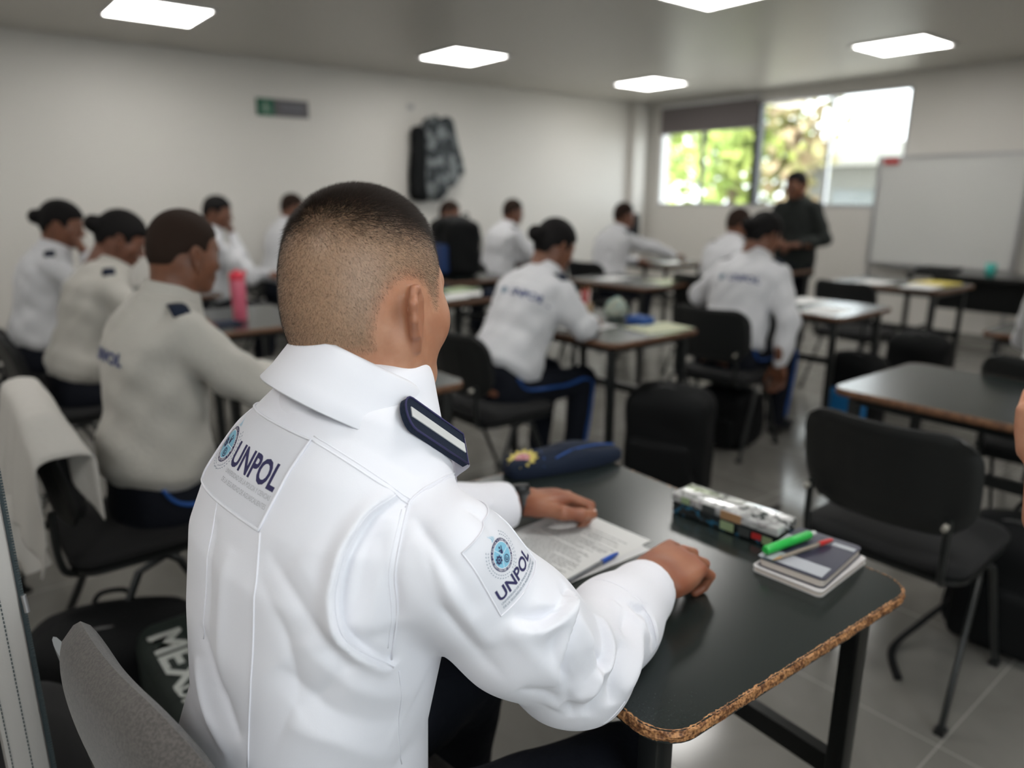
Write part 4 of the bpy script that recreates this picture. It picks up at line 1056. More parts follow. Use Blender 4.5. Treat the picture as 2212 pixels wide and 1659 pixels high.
# elbow crook and forearm
step([(1100, 1343), (1150, 1352), (1190, 1338), (1222, 1300), (1232, 1275)], .008, .016, sgn=-1)
fold([(1083, 1345), (1150, 1410), (1240, 1500)], .004, .014)
step([(1228, 1290), (1226, 1350), (1214, 1420), (1205, 1480)], .006, .014, sgn=-1)
step([(1290, 1330), (1312, 1380), (1312, 1425), (1290, 1448), (1272, 1440)], .0055, .016, sgn=1, sharp=.004)
fold([(1270, 1380), (1290, 1430), (1305, 1440)], -.007, .008)
fold([(1240, 1330), (1270, 1400), (1280, 1460), (1255, 1520)], .008, .014)
fold([(1345, 1385), (1332, 1460), (1318, 1525)], -.009, .011); fold([(1375, 1340), (1372, 1420), (1345, 1500)], .007, .012)
fold([(1315, 1300), (1360, 1330), (1392, 1380), (1395, 1430)], .006, .011); 
fold([(1190, 1530), (1240, 1500), (1290, 1470)], .006, .014); fold([(1120, 1490), (1180, 1500), (1240, 1545)], -.004, .012)
step([(1352, 1297), (1395, 1322), (1412, 1360), (1408, 1410)], .004, .010, sgn=1)
fold([(1360, 1310), (1385, 1318), (1398, 1312)], -.005, .006)
fold([(1395, 1300), (1405, 1350), (1395, 1400)], -.004, .007); fold([(1195, 1355), (1200, 1420), (1235, 1480)], -.005, .009)
fold([(1150, 1300), (1190, 1310), (1225, 1290)], .005, .009)
fold([(1300, 1450), (1290, 1500), (1262, 1545)], -.006, .009); fold([(1215, 1430), (1225, 1500), (1240, 1550)], -.004, .009)
fold([(1330, 1290), (1350, 1330), (1345, 1370)], -.005, .007); fold([(905, 1130), (930, 1230), (985, 1360), (1060, 1450)], -.003, .010)
fold([(560, 1240), (620, 1380), (640, 1520)], -.0022, .010); fold([(760, 1420), (700, 1500), (640, 1540)], -.003, .016)
V = V+NRM*DISP[:, None]; V = relax(V, Q, 3, .4)
bvh1 = BVHTree.FromPolygons([tuple(v) for v in V], [tuple(q) for q in Q])
SEAM = []
def seam(px, r=.0011, off=.0002, name='seam', n=4):
    P = []
    L = line_on(px, n, bvh1)
    for p in L:
        q, nn, _, _ = bvh1.find_nearest(p); P.append(Vector(q)+Vector(nn)*off-Vector(O3))
    if len(P) < 2: return
    bm = bmesh.new(); bm_tube(bm, P, r, 6); link(name, to_mesh(bm, name, M_shirt, smooth=True), hshirt_e)
def seam2(px, gap=7, **k):
    seam(px, **k); seam([(x+gap*.6, y-gap) for x, y in px], r=.0007)
hshirt_e = hero
YOKE = [(673, 951), (740, 992), (810, 1038), (880, 1087)]
seam(PLEAT, r=.0010); seam2(YOKE, 9); seam2([(880, 1087), (912, 1058), (950, 1036), (990, 1020)], -9)
seam([(882, 1088), (866, 1160), (853, 1240), (858, 1320), (846, 1425)]); seam([(868, 1100), (852, 1170), (840, 1240), (846, 1320), (838, 1400)], r=.0006)
seam([(562, 1150), (553, 1260), (547, 1380), (541, 1480), (538, 1560), (536, 1656)], r=.0012)
seam([(470, 1085), (452, 1180), (444, 1290), (440, 1380)], r=.0008)
seam([(862, 1450), (866, 1520), (862, 1580), (868, 1650)], r=.0009)
seam([(1285, 1252), (1330, 1262), (1380, 1296), (1410, 1345), (1418, 1400)], r=.0008)
seam([(1300, 1565), (1330, 1540), (1350, 1515)], r=.0009)
# --- patches: flat artwork laid onto the cloth
def wrapper(P0, U, Vd, W_, H_, nrm):
    """patch plane -> cloth; u to the right, v down, metres"""
    nrm = Vector(nrm).normalized()
    def fn(u, v, off=0.):
        p = Vector(P0)+Vector(U)*u+Vector(Vd)*v
        h = bvh1.ray_cast(p+nrm*.10, -nrm, .3)
        if h[0] is None:
            q, n_, _, _ = bvh1.find_nearest(p); h = (q, n_)
        return h[0]+h[1]*off-Vector(O3)
    return fn
def bm_cut(bm, x0, x1, y0, y1, st):
    for ax, a, b in ((0, x0, x1), (1, y0, y1)):
        k = a+st
        while k < b:
            g = bm.verts[:]+bm.edges[:]+bm.faces[:]; no = (1, 0, 0) if ax == 0 else (0, 1, 0); co_ = (k, 0, 0) if ax == 0 else (0, k, 0)
            bmesh.ops.bisect_plane(bm, geom=g, plane_co=co_, plane_no=no); k += st
def art(name, bm, m, fn, layer, parent, st=.006, flip=True):
    bmesh.ops.triangulate(bm, faces=bm.faces)
    xs = [v.co.x for v in bm.verts]; ys = [v.co.y for v in bm.verts]
    bm_cut(bm, min(xs), max(xs), min(ys), max(ys), st)
    for v in bm.verts: v.co = fn(v.co.x, v.co.y, .0006+.00022*layer)
    me = to_mesh(bm, name, m, smooth=True); return link(name, me, parent)
def text_bm(bm, s, x, y, h, bold=0., wscale=1., rot=0, align='LEFT', mi=0):
    """adds lettering to a 2-D bmesh, y pointing DOWN in patch units; (x, y) = baseline left"""
    cu = bpy.data.curves.new('t', 'FONT'); cu.body = s; cu.size = 1; cu.offset = bold; cu.align_x = align; cu.resolution_u = 3
    ob = bpy.data.objects.new('t', cu); COL.objects.link(ob); bpy.context.view_layer.update()
    dg = bpy.context.evaluated_depsgraph_get(); me = bpy.data.meshes.new_from_object(ob.evaluated_get(dg))
    bpy.data.objects.remove(ob); n0 = len(bm.verts); bm.from_mesh(me); bpy.data.meshes.remove(me); bm.verts.ensure_lookup_table()
    k = h/.70; c, s_ = math.cos(rot), math.sin(rot)
    for v in bm.verts[n0:]:
        a, b = v.co.x*k*wscale, v.co.y*k; v.co = Vector((x+a*c+b*s_, y+a*s_-b*c, 0))
def disc(bm, x, y, r, n=28, r0=None, a0=0, a1=2*pi):
    if r0 is None: bm.faces.new([bm.verts.new((x+r*math.cos(2*pi*k/n), y+r*math.sin(2*pi*k/n), 0)) for k in range(n)])
    else:
        A = [bm.verts.new((x+r*math.cos(a0+(a1-a0)*k/n), y+r*math.sin(a0+(a1-a0)*k/n), 0)) for k in range(n+1)]
        B = [bm.verts.new((x+r0*math.cos(a0+(a1-a0)*k/n), y+r0*math.sin(a0+(a1-a0)*k/n), 0)) for k in range(n+1)]
        for k in range(n): bm.faces.new((A[k], A[k+1], B[k+1], B[k]))
def bar2(bm, x0, y0, x1, y1, w):
    d = Vector((x1-x0, y1-y0)); n = Vector((-d.y, d.x)).normalized()*w/2
    bm.faces.new([bm.verts.new((x, y, 0)) for x, y in ((x0+n.x, y0+n.y), (x1+n.x, y1+n.y), (x1-n.x, y1-n.y), (x0-n.x, y0-n.y))])
def emblem(fn, cx, cy, r, parent, st=.006):
    e = None
    bm = bmesh.new(); disc(bm, cx, cy, r, 40, r*.80); e = art('emblem', bm, M_ink, fn, 1, parent, st)
    bm = bmesh.new(); disc(bm, cx, cy, r*.80, 36); art('emblem_field', bm, M_sky, fn, 1, e, st)
    bm = bmesh.new(); disc(bm, cx, cy, r*.82, 36, r*.775)
    for a in (-2.05, 0.0, 2.10): bar2(bm, cx, cy, cx+r*.79*math.cos(a), cy+r*.79*math.sin(a), r*.03)
    ring = 'UNIVERSIDAD DE LA POLICIA Y CIENCIAS DE LA SEGURIDAD '
    for i, ch in enumerate(ring):
        if ch == ' ': continue
        a = pi*.62+2*pi*i/len(ring); text_bm(bm, ch, cx+r*.84*math.cos(a), cy+r*.84*math.sin(a), r*.115, .012, rot=a+pi/2, align='CENTER')
    art('emblem_letters', bm, M_shirt, fn, 2, e, st)
    bm = bmesh.new()
    gx, gy = cx-r*.42, cy+r*.02; disc(bm, gx, gy, r*.24, 20, r*.13); disc(bm, gx, gy, r*.09, 14)
    for k in range(8): a = k*pi/4; bar2(bm, gx+r*.20*math.cos(a), gy+r*.20*math.sin(a), gx+r*.30*math.cos(a), gy+r*.30*math.sin(a), r*.09)
    sx, sy = cx+r*.18, cy+r*.42; disc(bm, sx, sy, r*.25, 24, r*.19); disc(bm, sx, sy, r*.13, 18, r*.07, 0, 5.2); disc(bm, sx, sy, r*.03, 10)
    hx_, hy_ = cx+r*.10, cy-r*.40; disc(bm, hx_, hy_-r*.08, r*.075, 14); disc(bm, hx_, hy_-r*.10, r*.25, 18, r*.17, .15, pi-.6); bm.faces.new([bm.verts.new((hx_+a*r, hy_+b*r, 0)) for a, b in ((-.16, .16), (.16, .14), (.06, .36), (-.05, .36))])
    art('emblem_icons', bm, M_ink, fn, 2, e, st)
    bm = bmesh.new()
    for s in (-1, 1):
        for k in range(15):
            a = pi/2+s*(.18+k*.155)
            for rr, tl in ((1.20, .35), (1.38, -.35)):
                x, y = cx+r*rr*math.cos(a), cy+r*rr*math.sin(a); d = a+s*(pi/2)+tl*s
                p = Vector((math.cos(d), math.sin(d)))*r*.075; q_ = Vector((-p.y, p.x))*.42
                bm.faces.new([bm.verts.new((x+w_.x, y+w_.y, 0)) for w_ in (-p, q_, p, -q_)])
    for s in (-1, 1): bar2(bm, cx, cy+r*1.30, cx+s*r*.2, cy+r*1.42, r*.03)
    art('laurel', bm, M_inkd, fn, 1, e, st)
    bm = bmesh.new()
    for dx, hgt, w_ in ((-.10, .50, .10), (.05, .40, .08), (.16, .26, .05)):
        L = [(dx+.09*math.sin(t*5), -1.08-hgt*t) for t in (0, .25, .5, .75, 1)]
        for i in range(4):
            a, b = L[i], L[i+1]; wa, wb = w_*(1-i/4.2)*r, w_*(1-(i+1)/4.2)*r
            bm.faces.new([bm.verts.new((cx+p*r, cy+q_*r, 0)) for p, q_ in ((a[0]-wa/r/2, a[1]), (a[0]+wa/r/2, a[1]), (b[0]+wb/r/2, b[1]), (b[0]-wb/r/2, b[1]))])
    art('flame', bm, M_sky, fn, 1, e, st)
    return e
def patch(fn, W_, H_, name, parent, st=.006, braid=.0016):
    bm = bmesh.new(); bm.faces.new([bm.verts.new((x, y, 0)) for x, y in ((0, 0), (W_, 0), (W_, H_), (0, H_))])
    p = art(name, bm, mat('patch_cloth', (.70, .70, .75), .85, bump=(900, .15, .0005)), fn, 0, parent, st)
    P = []
    n = 26
    for a, b in (((0, 0), (W_, 0)), ((W_, 0), (W_, H_)), ((W_, H_), (0, H_)), ((0, H_), (0, 0))):
        for k in range(n): P.append(fn(a[0]+(b[0]-a[0])*k/n, a[1]+(b[1]-a[1])*k/n, .0012))
    bm = bmesh.new(); bm_tube(bm, P, braid, 6, closed=True); link('braid', to_mesh(bm, 'braid', M_shirt, smooth=True), p)
    return p
BTR, BBR = surf(672, 951, bvh1)[0], surf(560, 1146, bvh1)[0]
Udir = Vector(hTR @ np.array((.10, -1, 0))).normalized(); bn = Vector(hTR @ np.array((-1, -.10, .22))).normalized()
Vdir = (BBR-BTR); Vdir -= bn*Vdir.dot(bn); BH = Vdir.length; Vdir.normalize()
BW = .163; fnb = wrapper(BTR-Udir*BW, Udir, Vdir, BW, BH, bn)
pb = patch(fnb, BW, BH, 'back_patch', hero, .006)
emblem(fnb, BW*.19, BH*.46, BH*.21, pb, .007)
bm = bmesh.new(); text_bm(bm, 'UNPOL', BW*.37, BH*.60, BH*.265, .028, 1.0)
xs = max(v.co.x for v in bm.verts); k_ = (BW*.955-BW*.37)/(xs-BW*.37)
for v in bm.verts: v.co.x = BW*.37+(v.co.x-BW*.37)*k_
art('lettering', bm, M_ink, fnb, 1, pb, .006)
bm = bmesh.new()
for i, tx in enumerate(('UNIVERSIDAD DE LA POLICIA Y CIENCIAS', 'DE LA SEGURIDAD DE AGUASCALIENTES')):
    n0 = len(bm.verts); text_bm(bm, tx, BW*.375, BH*(.70+.10*i), BH*.052, .004); bm.verts.ensure_lookup_table()
    vs = bm.verts[n0:]; xm = max(v.co.x for v in vs); kk = BW*.585/(xm-BW*.375)
    for v in vs: v.co.x = BW*.375+(v.co.x-BW*.375)*kk
art('small_lettering', bm, M_inkg, fnb, 1, pb, .006)
# sleeve patch
SB, SC, SD = surf(997, 1195, bvh1)[0], surf(1081, 1330, bvh1)[0], surf(1136, 1280, bvh1)[0]
sv = SC-SB; SH = sv.length; sv.normalize(); su = SD-SC; su -= sv*su.dot(sv); su.normalize(); sn = sv.cross(su) ; sn = sn if sn.dot(CAMV-SC) > 0 else -sn
SW = .080; fns = wrapper(SB, su, sv, SW, SH, sn)
ps = patch(fns, SW, SH, 'sleeve_patch', hero, .005, .0009)
emblem(fns, SW*.46, SH*.40, SH*.20, ps, .005)
bm = bmesh.new(); text_bm(bm, 'UNPOL', SW*.07, SH*.83, SH*.155, .028)
xs = max(v.co.x for v in bm.verts); k_ = SW*.86/(xs-SW*.07)
for v in bm.verts: v.co.x = SW*.07+(v.co.x-SW*.07)*k_
art('lettering', bm, M_ink, fns, 1, ps, .005)
bm = bmesh.new()
for i, tx in enumerate(('UNIVERSIDAD DE LA POLICIA Y CIENCIAS', 'DE LA SEGURIDAD DE AGUASCALIENTES')):
    n0 = len(bm.verts); text_bm(bm, tx, SW*.08, SH*(.89+.055*i), SH*.030, .002); bm.verts.ensure_lookup_table()
    vs = bm.verts[n0:]; xm = max(v.co.x for v in vs); kk = SW*.84/(xm-SW*.08)
    for v in vs: v.co.x = SW*.08+(v.co.x-SW*.08)*kk
art('small_lettering', bm, M_inkd, fns, 1, ps, .005)
# --- shoulder board on the right shoulder, held by its cloth loop
e0, e1 = surf(858, 896, bvh1), surf(988, 976, bvh1)
A_ = e0[0]+e0[1]*.012; B_ = e1[0]+e1[1]*.016; ax = (B_-A_).normalized(); upn = (e0[1]+e1[1]).normalized(); sd = upn.cross(ax).normalized(); upn = ax.cross(sd)
EM = Matrix((ax, sd, upn)).transposed().to_4x4(); EM.translation = (A_+B_)/2-Vector(O3); EL = (B_-A_).length
bm = bmesh.new()
pts = [(EL/2, -.022), (EL/2, .022)]+[(-EL/2+.016-.016*math.cos(R(a)), .022*math.sin(R(a))) for a in (90, 70, 50, 30, 10, -10, -30, -50, -70, -90)]
bm_prism(bm, pts, -.004, .004, EM); bmesh.ops.recalc_face_normals(bm, faces=bm.faces)
eb = link('shoulder_board', to_mesh(bm, 'shoulder_board', M_navy), hero)
bm = bmesh.new(); bm_box(bm, (.004, 0, .0046), (EL*.90, .013, .0012), M=EM); link('board_stripe', to_mesh(bm, 'board_stripe', mat('silver_braid', (.62, .62, .62), .6, bump=(800, .6, .001))), eb)
bm = bmesh.new(); bm_tube(bm, [EM @ Vector((x, y, .0045)) for x, y in pts], .0012, 6, closed=True); link('board_piping', to_mesh(bm, 'board_piping', M_ink, smooth=True), eb)
bm = bmesh.new(); rows = []; LP = [B_-ax*.014+upn*.002, B_+ax*.004+upn*.003, B_+ax*.010-upn*.003]
for k, o_ in ((.014, .007), (.022, .009), (.030, .010), (.038, .006), (.046, .003)):
    q, n_, _, _ = bvh1.find_nearest(B_+ax*k-upn*(.012+k*.9)); LP.append(q+n_*o_)
for p in smoothline(LP, 4): rows.append([bm.verts.new(p+sd*y-Vector(O3)) for y in (-.020, -.010, 0, .010, .020)])
for a, b in zip(rows, rows[1:]):
    for i in range(4): bm.faces.new((a[i], a[i+1], b[i+1], b[i]))
bmesh.ops.solidify(bm, geom=bm.faces[:], thickness=.0022); bmesh.ops.recalc_face_normals(bm, faces=bm.faces)
link('shoulder_loop', to_mesh(bm, 'shoulder_loop', M_shirt, smooth=True, auto=50), hero)
from_shirt = from_np('shirt', V-O3, Q, [M_shirt]); hshirt = link('shirt', from_shirt, hero)
# collar
CM = Matrix(rotm(14, 24, 11)).to_4x4(); CM.translation = Vector(hT(.655, .004, -.016)-O3)
co = link('collar', collar_me(M_shirt, .076, .042, 22, .014).copy(), hero); co.matrix_local = CM
# trousers and shoes
f = Field((.0, .45, .02), (.95, 1.25, .74), .010)
f.loft(hH, rotm(8, 4), [(-.13, -.01, .11, .15), (-.05, -.01, .135, .180), (.05, -.02, .130, .180), (.12, -.03, .125, .172)], .006, .02)
for k in 'LR': f.chain([HJ[k], HK[k][0], HK[k][1]], [.098, .076, .060], .03)
q = f.sub(f.lo, f.lo+f.h*(f.n-1)); sl, X, Y, Z = q; f.F[sl] += (.003*np.sin(X*50)*np.sin(Z*40+Y*30)).astype(np.float32)
V2, Q2 = f.mesh(); link('trousers', from_np('trousers', V2-O3, Q2, [M_trouser]), hero)
for k in 'LR':
    a = np.array(HK[k][1]); f = Field(a+np.array((-.12, -.07, -.10)), a+np.array((.24, .07, .05)), .008)
    f.ell(a+np.array((.11, 0, -.055)), (.105, .046, .040), 0); f.ell(a+np.array((-.01, 0, -.045)), (.065, .038, .045), .03); f.cap(a+np.array((0, 0, -.01)), a+np.array((0, 0, -.04)), .042, .042, .02)
    f.cut((0, 0, a[2]-.088), (0, 0, -1)); V2, Q2 = f.mesh(); link('shoe', from_np('shoe', V2-O3, Q2, [M_shoe]), hero)

# ------------------------------------------------------------ things on the front desk
DZ = .7502
cp = tag(empty('side_cap', (1.165, 1.235, DZ), R(-14)), 'navy folded uniform cap with blue piping and a gold badge on the front desk', 'cap')
out = [(-.158, -.030), (-.150, .030), (-.10, .052), (-.02, .066), (.08, .064), (.140, .040), (.162, .005), (.150, -.032), (.06, -.050), (-.06, -.052), (-.13, -.046)]
ol = [(p.x, p.y) for p in smoothline([(x, y, 0) for x, y in out], 4, True)]
bm = bmesh.new(); rings = []
for k, (sc, z) in enumerate(((.96, 0), (1, .006), (1, .022), (.97, .032), (.86, .038), (.55, .043), (.2, .044))):
    rings.append([bm.verts.new((x*sc, y*sc, z+.004*math.sin(x*30)*(k > 2))) for x, y in ol])
for a, b in zip(rings, rings[1:]):
    for i in range(len(a)): bm.faces.new((a[i], a[(i+1) % len(a)], b[(i+1) % len(a)], b[i]))
bm.faces.new(rings[0][::-1]); bm.faces.new(rings[-1]); link('cap_body', to_mesh(bm, 'cap_body', M_navy, smooth=True), cp)
tube_obj('piping', smoothline([(.158, .012, .030), (.10, -.004, .043), (.02, -.018, .046), (-.04, -.040, .040)], 5), .0022, M_stripe, cp, 6)
tube_obj('piping', smoothline([(-.075, .050, .034), (-.060, .015, .045), (-.066, -.025, .043), (-.078, -.050, .026)], 5), .0022, M_stripe, cp, 6)
BM_ = Matrix.Translation((-.118, -.016, .0415)) @ Matrix.Rotation(R(14), 4, 'X') @ Matrix.Rotation(R(-14), 4, 'Y')
bm = bmesh.new(); bm_prism(bm, [((.036 if k % 2 == 0 else .027)*math.cos(pi*k/12)*1.1, (.034 if k % 2 == 0 else .025)*math.sin(pi*k/12)) for k in range(24)], 0, .003, BM_)
bd_ = link('badge', to_mesh(bm, 'badge', mat('gold_thread', (.52, .42, .10), .5, .2, bump=(300, .5, .001))), cp)
bm = bmesh.new(); bm_prism(bm, [(.019*math.cos(pi*k/10), .017*math.sin(pi*k/10)) for k in range(20)], .003, .0042, BM_); link('badge_centre', to_mesh(bm, 'badge_centre', mat('rose_thread', (.55, .36, .38), .8, noise=(200, (.40, .10, .12), .45, .55))), bd_)
# sheets of paper with printed lines
def paper(x, y, rz, label, w=.21, l=.297, z=DZ, lines=0, m=None, name='paper_sheet', group=None, th=.0006):
    t = tag(empty(name, (x, y, z), R(rz)), label, 'paper', group)
    bm = bmesh.new(); bm_box(bm, (0, 0, th/2), (l, w, th)); link('sheet', to_mesh(bm, 'sheet', m or M_paper), t)
    if lines:
        rg = np.random.default_rng(11); bm = bmesh.new(); xx = l/2-.040
        while xx > -l/2+.05:
            if rg.random() < .14: xx -= .006; continue
            yy = w/2-.022-(.015 if rg.random() < .4 else 0); end = -w/2+.022+(rg.random()**2)*.09
            while yy > end:
                ww = .004+.012*rg.random(); ww = min(ww, yy-end+.002); bm_box(bm, (xx, yy-ww/2, th+.00012), (.0017, ww, .0002)); yy -= ww+.0022
            xx -= .0052
        link('printed_lines', to_mesh(bm, 'printed_lines', M_print), t)
    return t
paper(.868, .925, 3, 'printed white sheet with a blue pen on it between his hands', lines=1)
paper(.852, .912, -2, 'second white sheet lying under the printed one', z=DZ-.0006+.00001, m=mat('white_paper_b', (.66, .66, .66), .8), th=.0005, w=.205, l=.290)
# ballpoint pen
M_clear = mat('clear_plastic', (.35, .37, .40), .2, trans=.35); M_bcap = mat('blue_cap', (.01, .09, .50), .35); M_brass = mat('brass_tip', (.40, .25, .12), .4, .5)
def pen(a, b, label, capm, capl=.045, r=.0038, capr=.0048, name='ballpoint_pen', barrel=None):
    a, b = Vector(a), Vector(b); d = (b-a).normalized(); t = tag(empty(name, a), label, 'pen')
    c0 = (b-a)-d*capl
    tube_obj('barrel', [d*.020, c0], r, barrel or M_clear, t, 6); tube_obj('ink_tube', [d*.012, c0+d*.01], r*.45, mat('dark_ink_tube', (.02, .02, .03), .4), t, 6)
    tube_obj('tip', [Vector((0, 0, 0)), d*.012, d*.021], [.0006, .0022, r*.9], M_brass, t, 8)
    tube_obj('pen_cap', [c0, c0+d*.004, b-a-d*.012, b-a], [capr, capr, capr*.9, capr*.55], capm, t, 10)
    return t
pen((.757, .812, DZ+.0032), (.925, .826, DZ+.0062), 'clear ballpoint pen with a blue cap lying across the printed sheet', M_bcap)
# tin pencil case
pc = tag(empty('pencil_case', (1.203, .772, DZ), R(4)), 'long tin pencil case with a shiny printed lid on the front desk', 'pencil case')
def tin_mat(name, a, b, c_, metal, rough):
    m = bpy.data.materials.new(name); m.use_nodes = True; nt = m.node_tree; N = nt.nodes; L = nt.links; p = N['Principled BSDF']
    tc = N.new('ShaderNodeTexCoord'); n = N.new('ShaderNodeTexNoise'); n.inputs['Scale'].default_value = 28; n.inputs['Detail'].default_value = 3; n.inputs['Distortion'].default_value = 1.2; L.new(tc.outputs['Object'], n.inputs['Vector'])
    cr = N.new('ShaderNodeValToRGB'); cr.color_ramp.interpolation = 'CONSTANT'; e = cr.color_ramp.elements; e[0].color = (*a, 1); e[0].position = 0; e[1].position = .56; e[1].color = (*b, 1); x = e.new(.47); x.color = (*c_, 1); x = e.new(.64); x.color = (*a, 1)
    L.new(n.outputs['Fac'], cr.inputs[0]); L.new(cr.outputs[0], p.inputs['Base Color']); p.inputs['Metallic'].default_value = metal; p.inputs['Roughness'].default_value = rough; return m
box_obj('case_base', (0, 0, .0135), (.072, .236, .027), tin_mat('dark_tin_print', (.012, .018, .020), (.03, .14, .24), (.03, .035, .035), .3, .25), pc, bev=.004)
box_obj('lid', (0, 0, .0365), (.076, .240, .019), tin_mat('silver_tin_print', (.72, .72, .72), (.10, .11, .11), (.50, .50, .50), .4, .16), pc, bev=.004)
TP = [mat('tan_print', (.38, .22, .11), .3), mat('pale_green_print', (.28, .36, .20), .3), mat('red_print', (.50, .03, .03), .3), mat('dark_grey_print', (.05, .055, .055), .3)]
for y, w_, mi, z0, z1 in ((-.02, .045, 0, .028, .045), (-.012, .03, 1, .004, .022), (-.098, .020, 1, .004, .020), (-.076, .020, 2, .008, .020), (.085, .020, 1, .030, .044), (-.050, .024, 3, .005, .022), (.03, .03, 3, .029, .044)):
    box_obj('printed_figure', (-.0384 if z0 > .027 else -.0364, y, (z0+z1)/2), (.0008, w_, z1-z0), TP[mi], pc)

# notebooks
def notebook(x, y, rz, z, w, l, th, cover, label, labelpanels=False):
    t = tag(empty('notebook', (x, y, z), R(rz)), label, 'notebook')
    bm = bmesh.new(); bm_prism(bm, rrect(l, w, .010, 5), 0, .0014); bm_prism(bm, rrect(l, w, .010, 5), th-.0014, th); link('cover', to_mesh(bm, 'cover', cover), t)
    bm = bmesh.new(); bm_prism(bm, rrect(l-.005, w-.005, .009, 5), .0014, th-.0014); link('pages', to_mesh(bm, 'pages', mat('cream_pages', (.66, .60, .54), .8, bump=(900, .6, .0006))), t)
    if labelpanels:
        bm = bmesh.new(); bm_box(bm, (-.058, .0, th+.0003), (.040, w-.016, .0006)); bm_box(bm, (.060, -.036, th+.0003), (.014, .040, .0006)); bm_box(bm, (-.02, .055, th+.0003), (.12, .012, .0006)); link('cover_panels', to_mesh(bm, 'cover_panels', mat('silver_grey_card', (.42, .44, .48), .3)), t)
    return t
notebook(1.168, .580, 3, DZ, .128, .184, .010, mat('pale_cover', (.60, .58, .58), .5), 'pale notebook at the bottom of the small stack on the front desk')
notebook(1.172, .583, 6, DZ+.0105, .120, .172, .016, mat('navy_cover', (.035, .035, .062), .28), 'dark navy notebook with silver panels on top of the small stack', True)
gz = DZ+.0275
gp = tag(empty('highlighter_pen', (1.095, .628, gz+.0088)), 'bright green highlighter lying on the navy notebook', 'highlighter')
d_ = Vector((.150, -.022, 0)).normalized()
tube_obj('barrel', [d_*0, d_*.004, d_*.118, d_*.124], [.0065, .0085, .0085, .0055], mat('bright_green_plastic', (.02, .46, .07), .3), gp, 16)
tube_obj('end_plug', [d_*.124, d_*.136], [.0052, .0045], mat('pale_plug', (.55, .60, .58), .3), gp, 12)
pen((1.082, .605, gz+.0034), (1.236, .577, gz+.0050), 'clear pen with a red cap beside the green highlighter', mat('red_cap', (.55, .02, .02), .3), capl=.036, barrel=mat('amber_clear', (.42, .36, .30), .25, trans=.3))

# ------------------------------------------------------------ things on the other desks
bt = tag(empty('drinking_bottle', (1.317, 3.975, .7502)), 'pink translucent drinking bottle with a red lid on a desk at the left', 'bottle')
def lathe(name, prof, m, parent, seg=28):
    V = []; n = len(prof)
    for i in range(seg):
        a = 2*pi*i/seg
        for r, z in prof: V.append((r*math.cos(a), r*math.sin(a), z))
    F = [(i*n+j, ((i+1) % seg)*n+j, ((i+1) % seg)*n+j+1, i*n+j+1) for i in range(seg) for j in range(n-1)]
    return link(name, from_np(name, V, F, [m]), parent)
lathe('bottle_body', [(.0005, 0), (.034, 0), (.037, .004), (.038, .10), (.041, .14), (.041, .205), (.038, .218), (.0005, .219)], mat('pink_plastic', (.72, .16, .24), .3, trans=.25), bt)
lathe('lid', [(.039, .214), (.040, .216), (.040, .250), (.034, .256), (.014, .258), (.012, .270), (.0005, .271)], mat('red_lid', (.60, .02, .05), .35), bt)
tube_obj('carry_loop', smoothline([(.030, 0, .256), (.046, 0, .262), (.050, 0, .245), (.040, 0, .236)], 4), .004, mat('red_lid', (.6, .02, .05), .35), bt, 8)
M_green = mat('pale_green_paper', (.36, .44, .26), .8); M_yel = mat('yellow_card', (.62, .50, .10), .7); M_cream = mat('cream_paper', (.52, .54, .38), .8)
paper(1.15, 3.86, 0, 'dark blue notebook-sized folder lying beside the pink bottle', name='folder', m=M_navy, th=.012, w=.17, l=.22)
paper(2.66, 4.00, 4, 'white sheet on the desk just right of the foreground face', group='loose sheets'); paper(2.95, 4.05, -6, 'white sheet half under the green one on the same desk', z=.7505)
paper(2.97, 4.28, 12, 'pale green sheet on the desk right of the foreground face', m=M_green, z=.7515)
paper(2.98, 3.88, 0, 'small dark blue pouch at the corner of the desk with green paper', name='pouch', m=M_navy, th=.04, w=.08, l=.12)
paper(2.88, 2.36, -8, 'yellowish sheet at the near right corner of the writing woman\'s desk', m=M_cream, th=.003); paper(2.62, 2.62, 6, 'white sheet the woman in the middle is writing on')
bw = tag(empty('pencil_bag', (2.93, 2.70, .7502)), 'round pale green-grey pencil bag on the writing woman\'s desk', 'pencil bag')
f = Field((-.10, -.10, -.02), (.10, .10, .13), .006); f.ell((0, 0, .045), (.075, .060, .052), 0); f.ell((.0, 0, .08), (.05, .045, .035), .02); f.cut((0, 0, .0), (0, 0, -1)); Vx, Qx = f.mesh()
link('bag_body', from_np('bag_body', Vx, Qx, [mat('pale_teal_cloth', (.26, .34, .31), .8, noise=(30, (.36, .36, .28), .4, .6))]), bw); tube_obj('zip', smoothline([(-.06, 0, .085), (-.02, 0, .113), (.02, 0, .114), (.06, 0, .085)], 4), .004, mat('teal_zip', (.15, .35, .36), .6), bw, 6)
pt_ = tag(empty('pencil_pot', (2.80, 2.80, .7502)), 'small brown pot holding red pencils beside the pale pencil bag', 'pencil pot')
lathe('pot', [(.0005, 0), (.030, 0), (.033, .004), (.036, .085), (.033, .086), (.031, .01), (.0005, .008)], mat('brown_pot', (.30, .19, .10), .6), pt_)
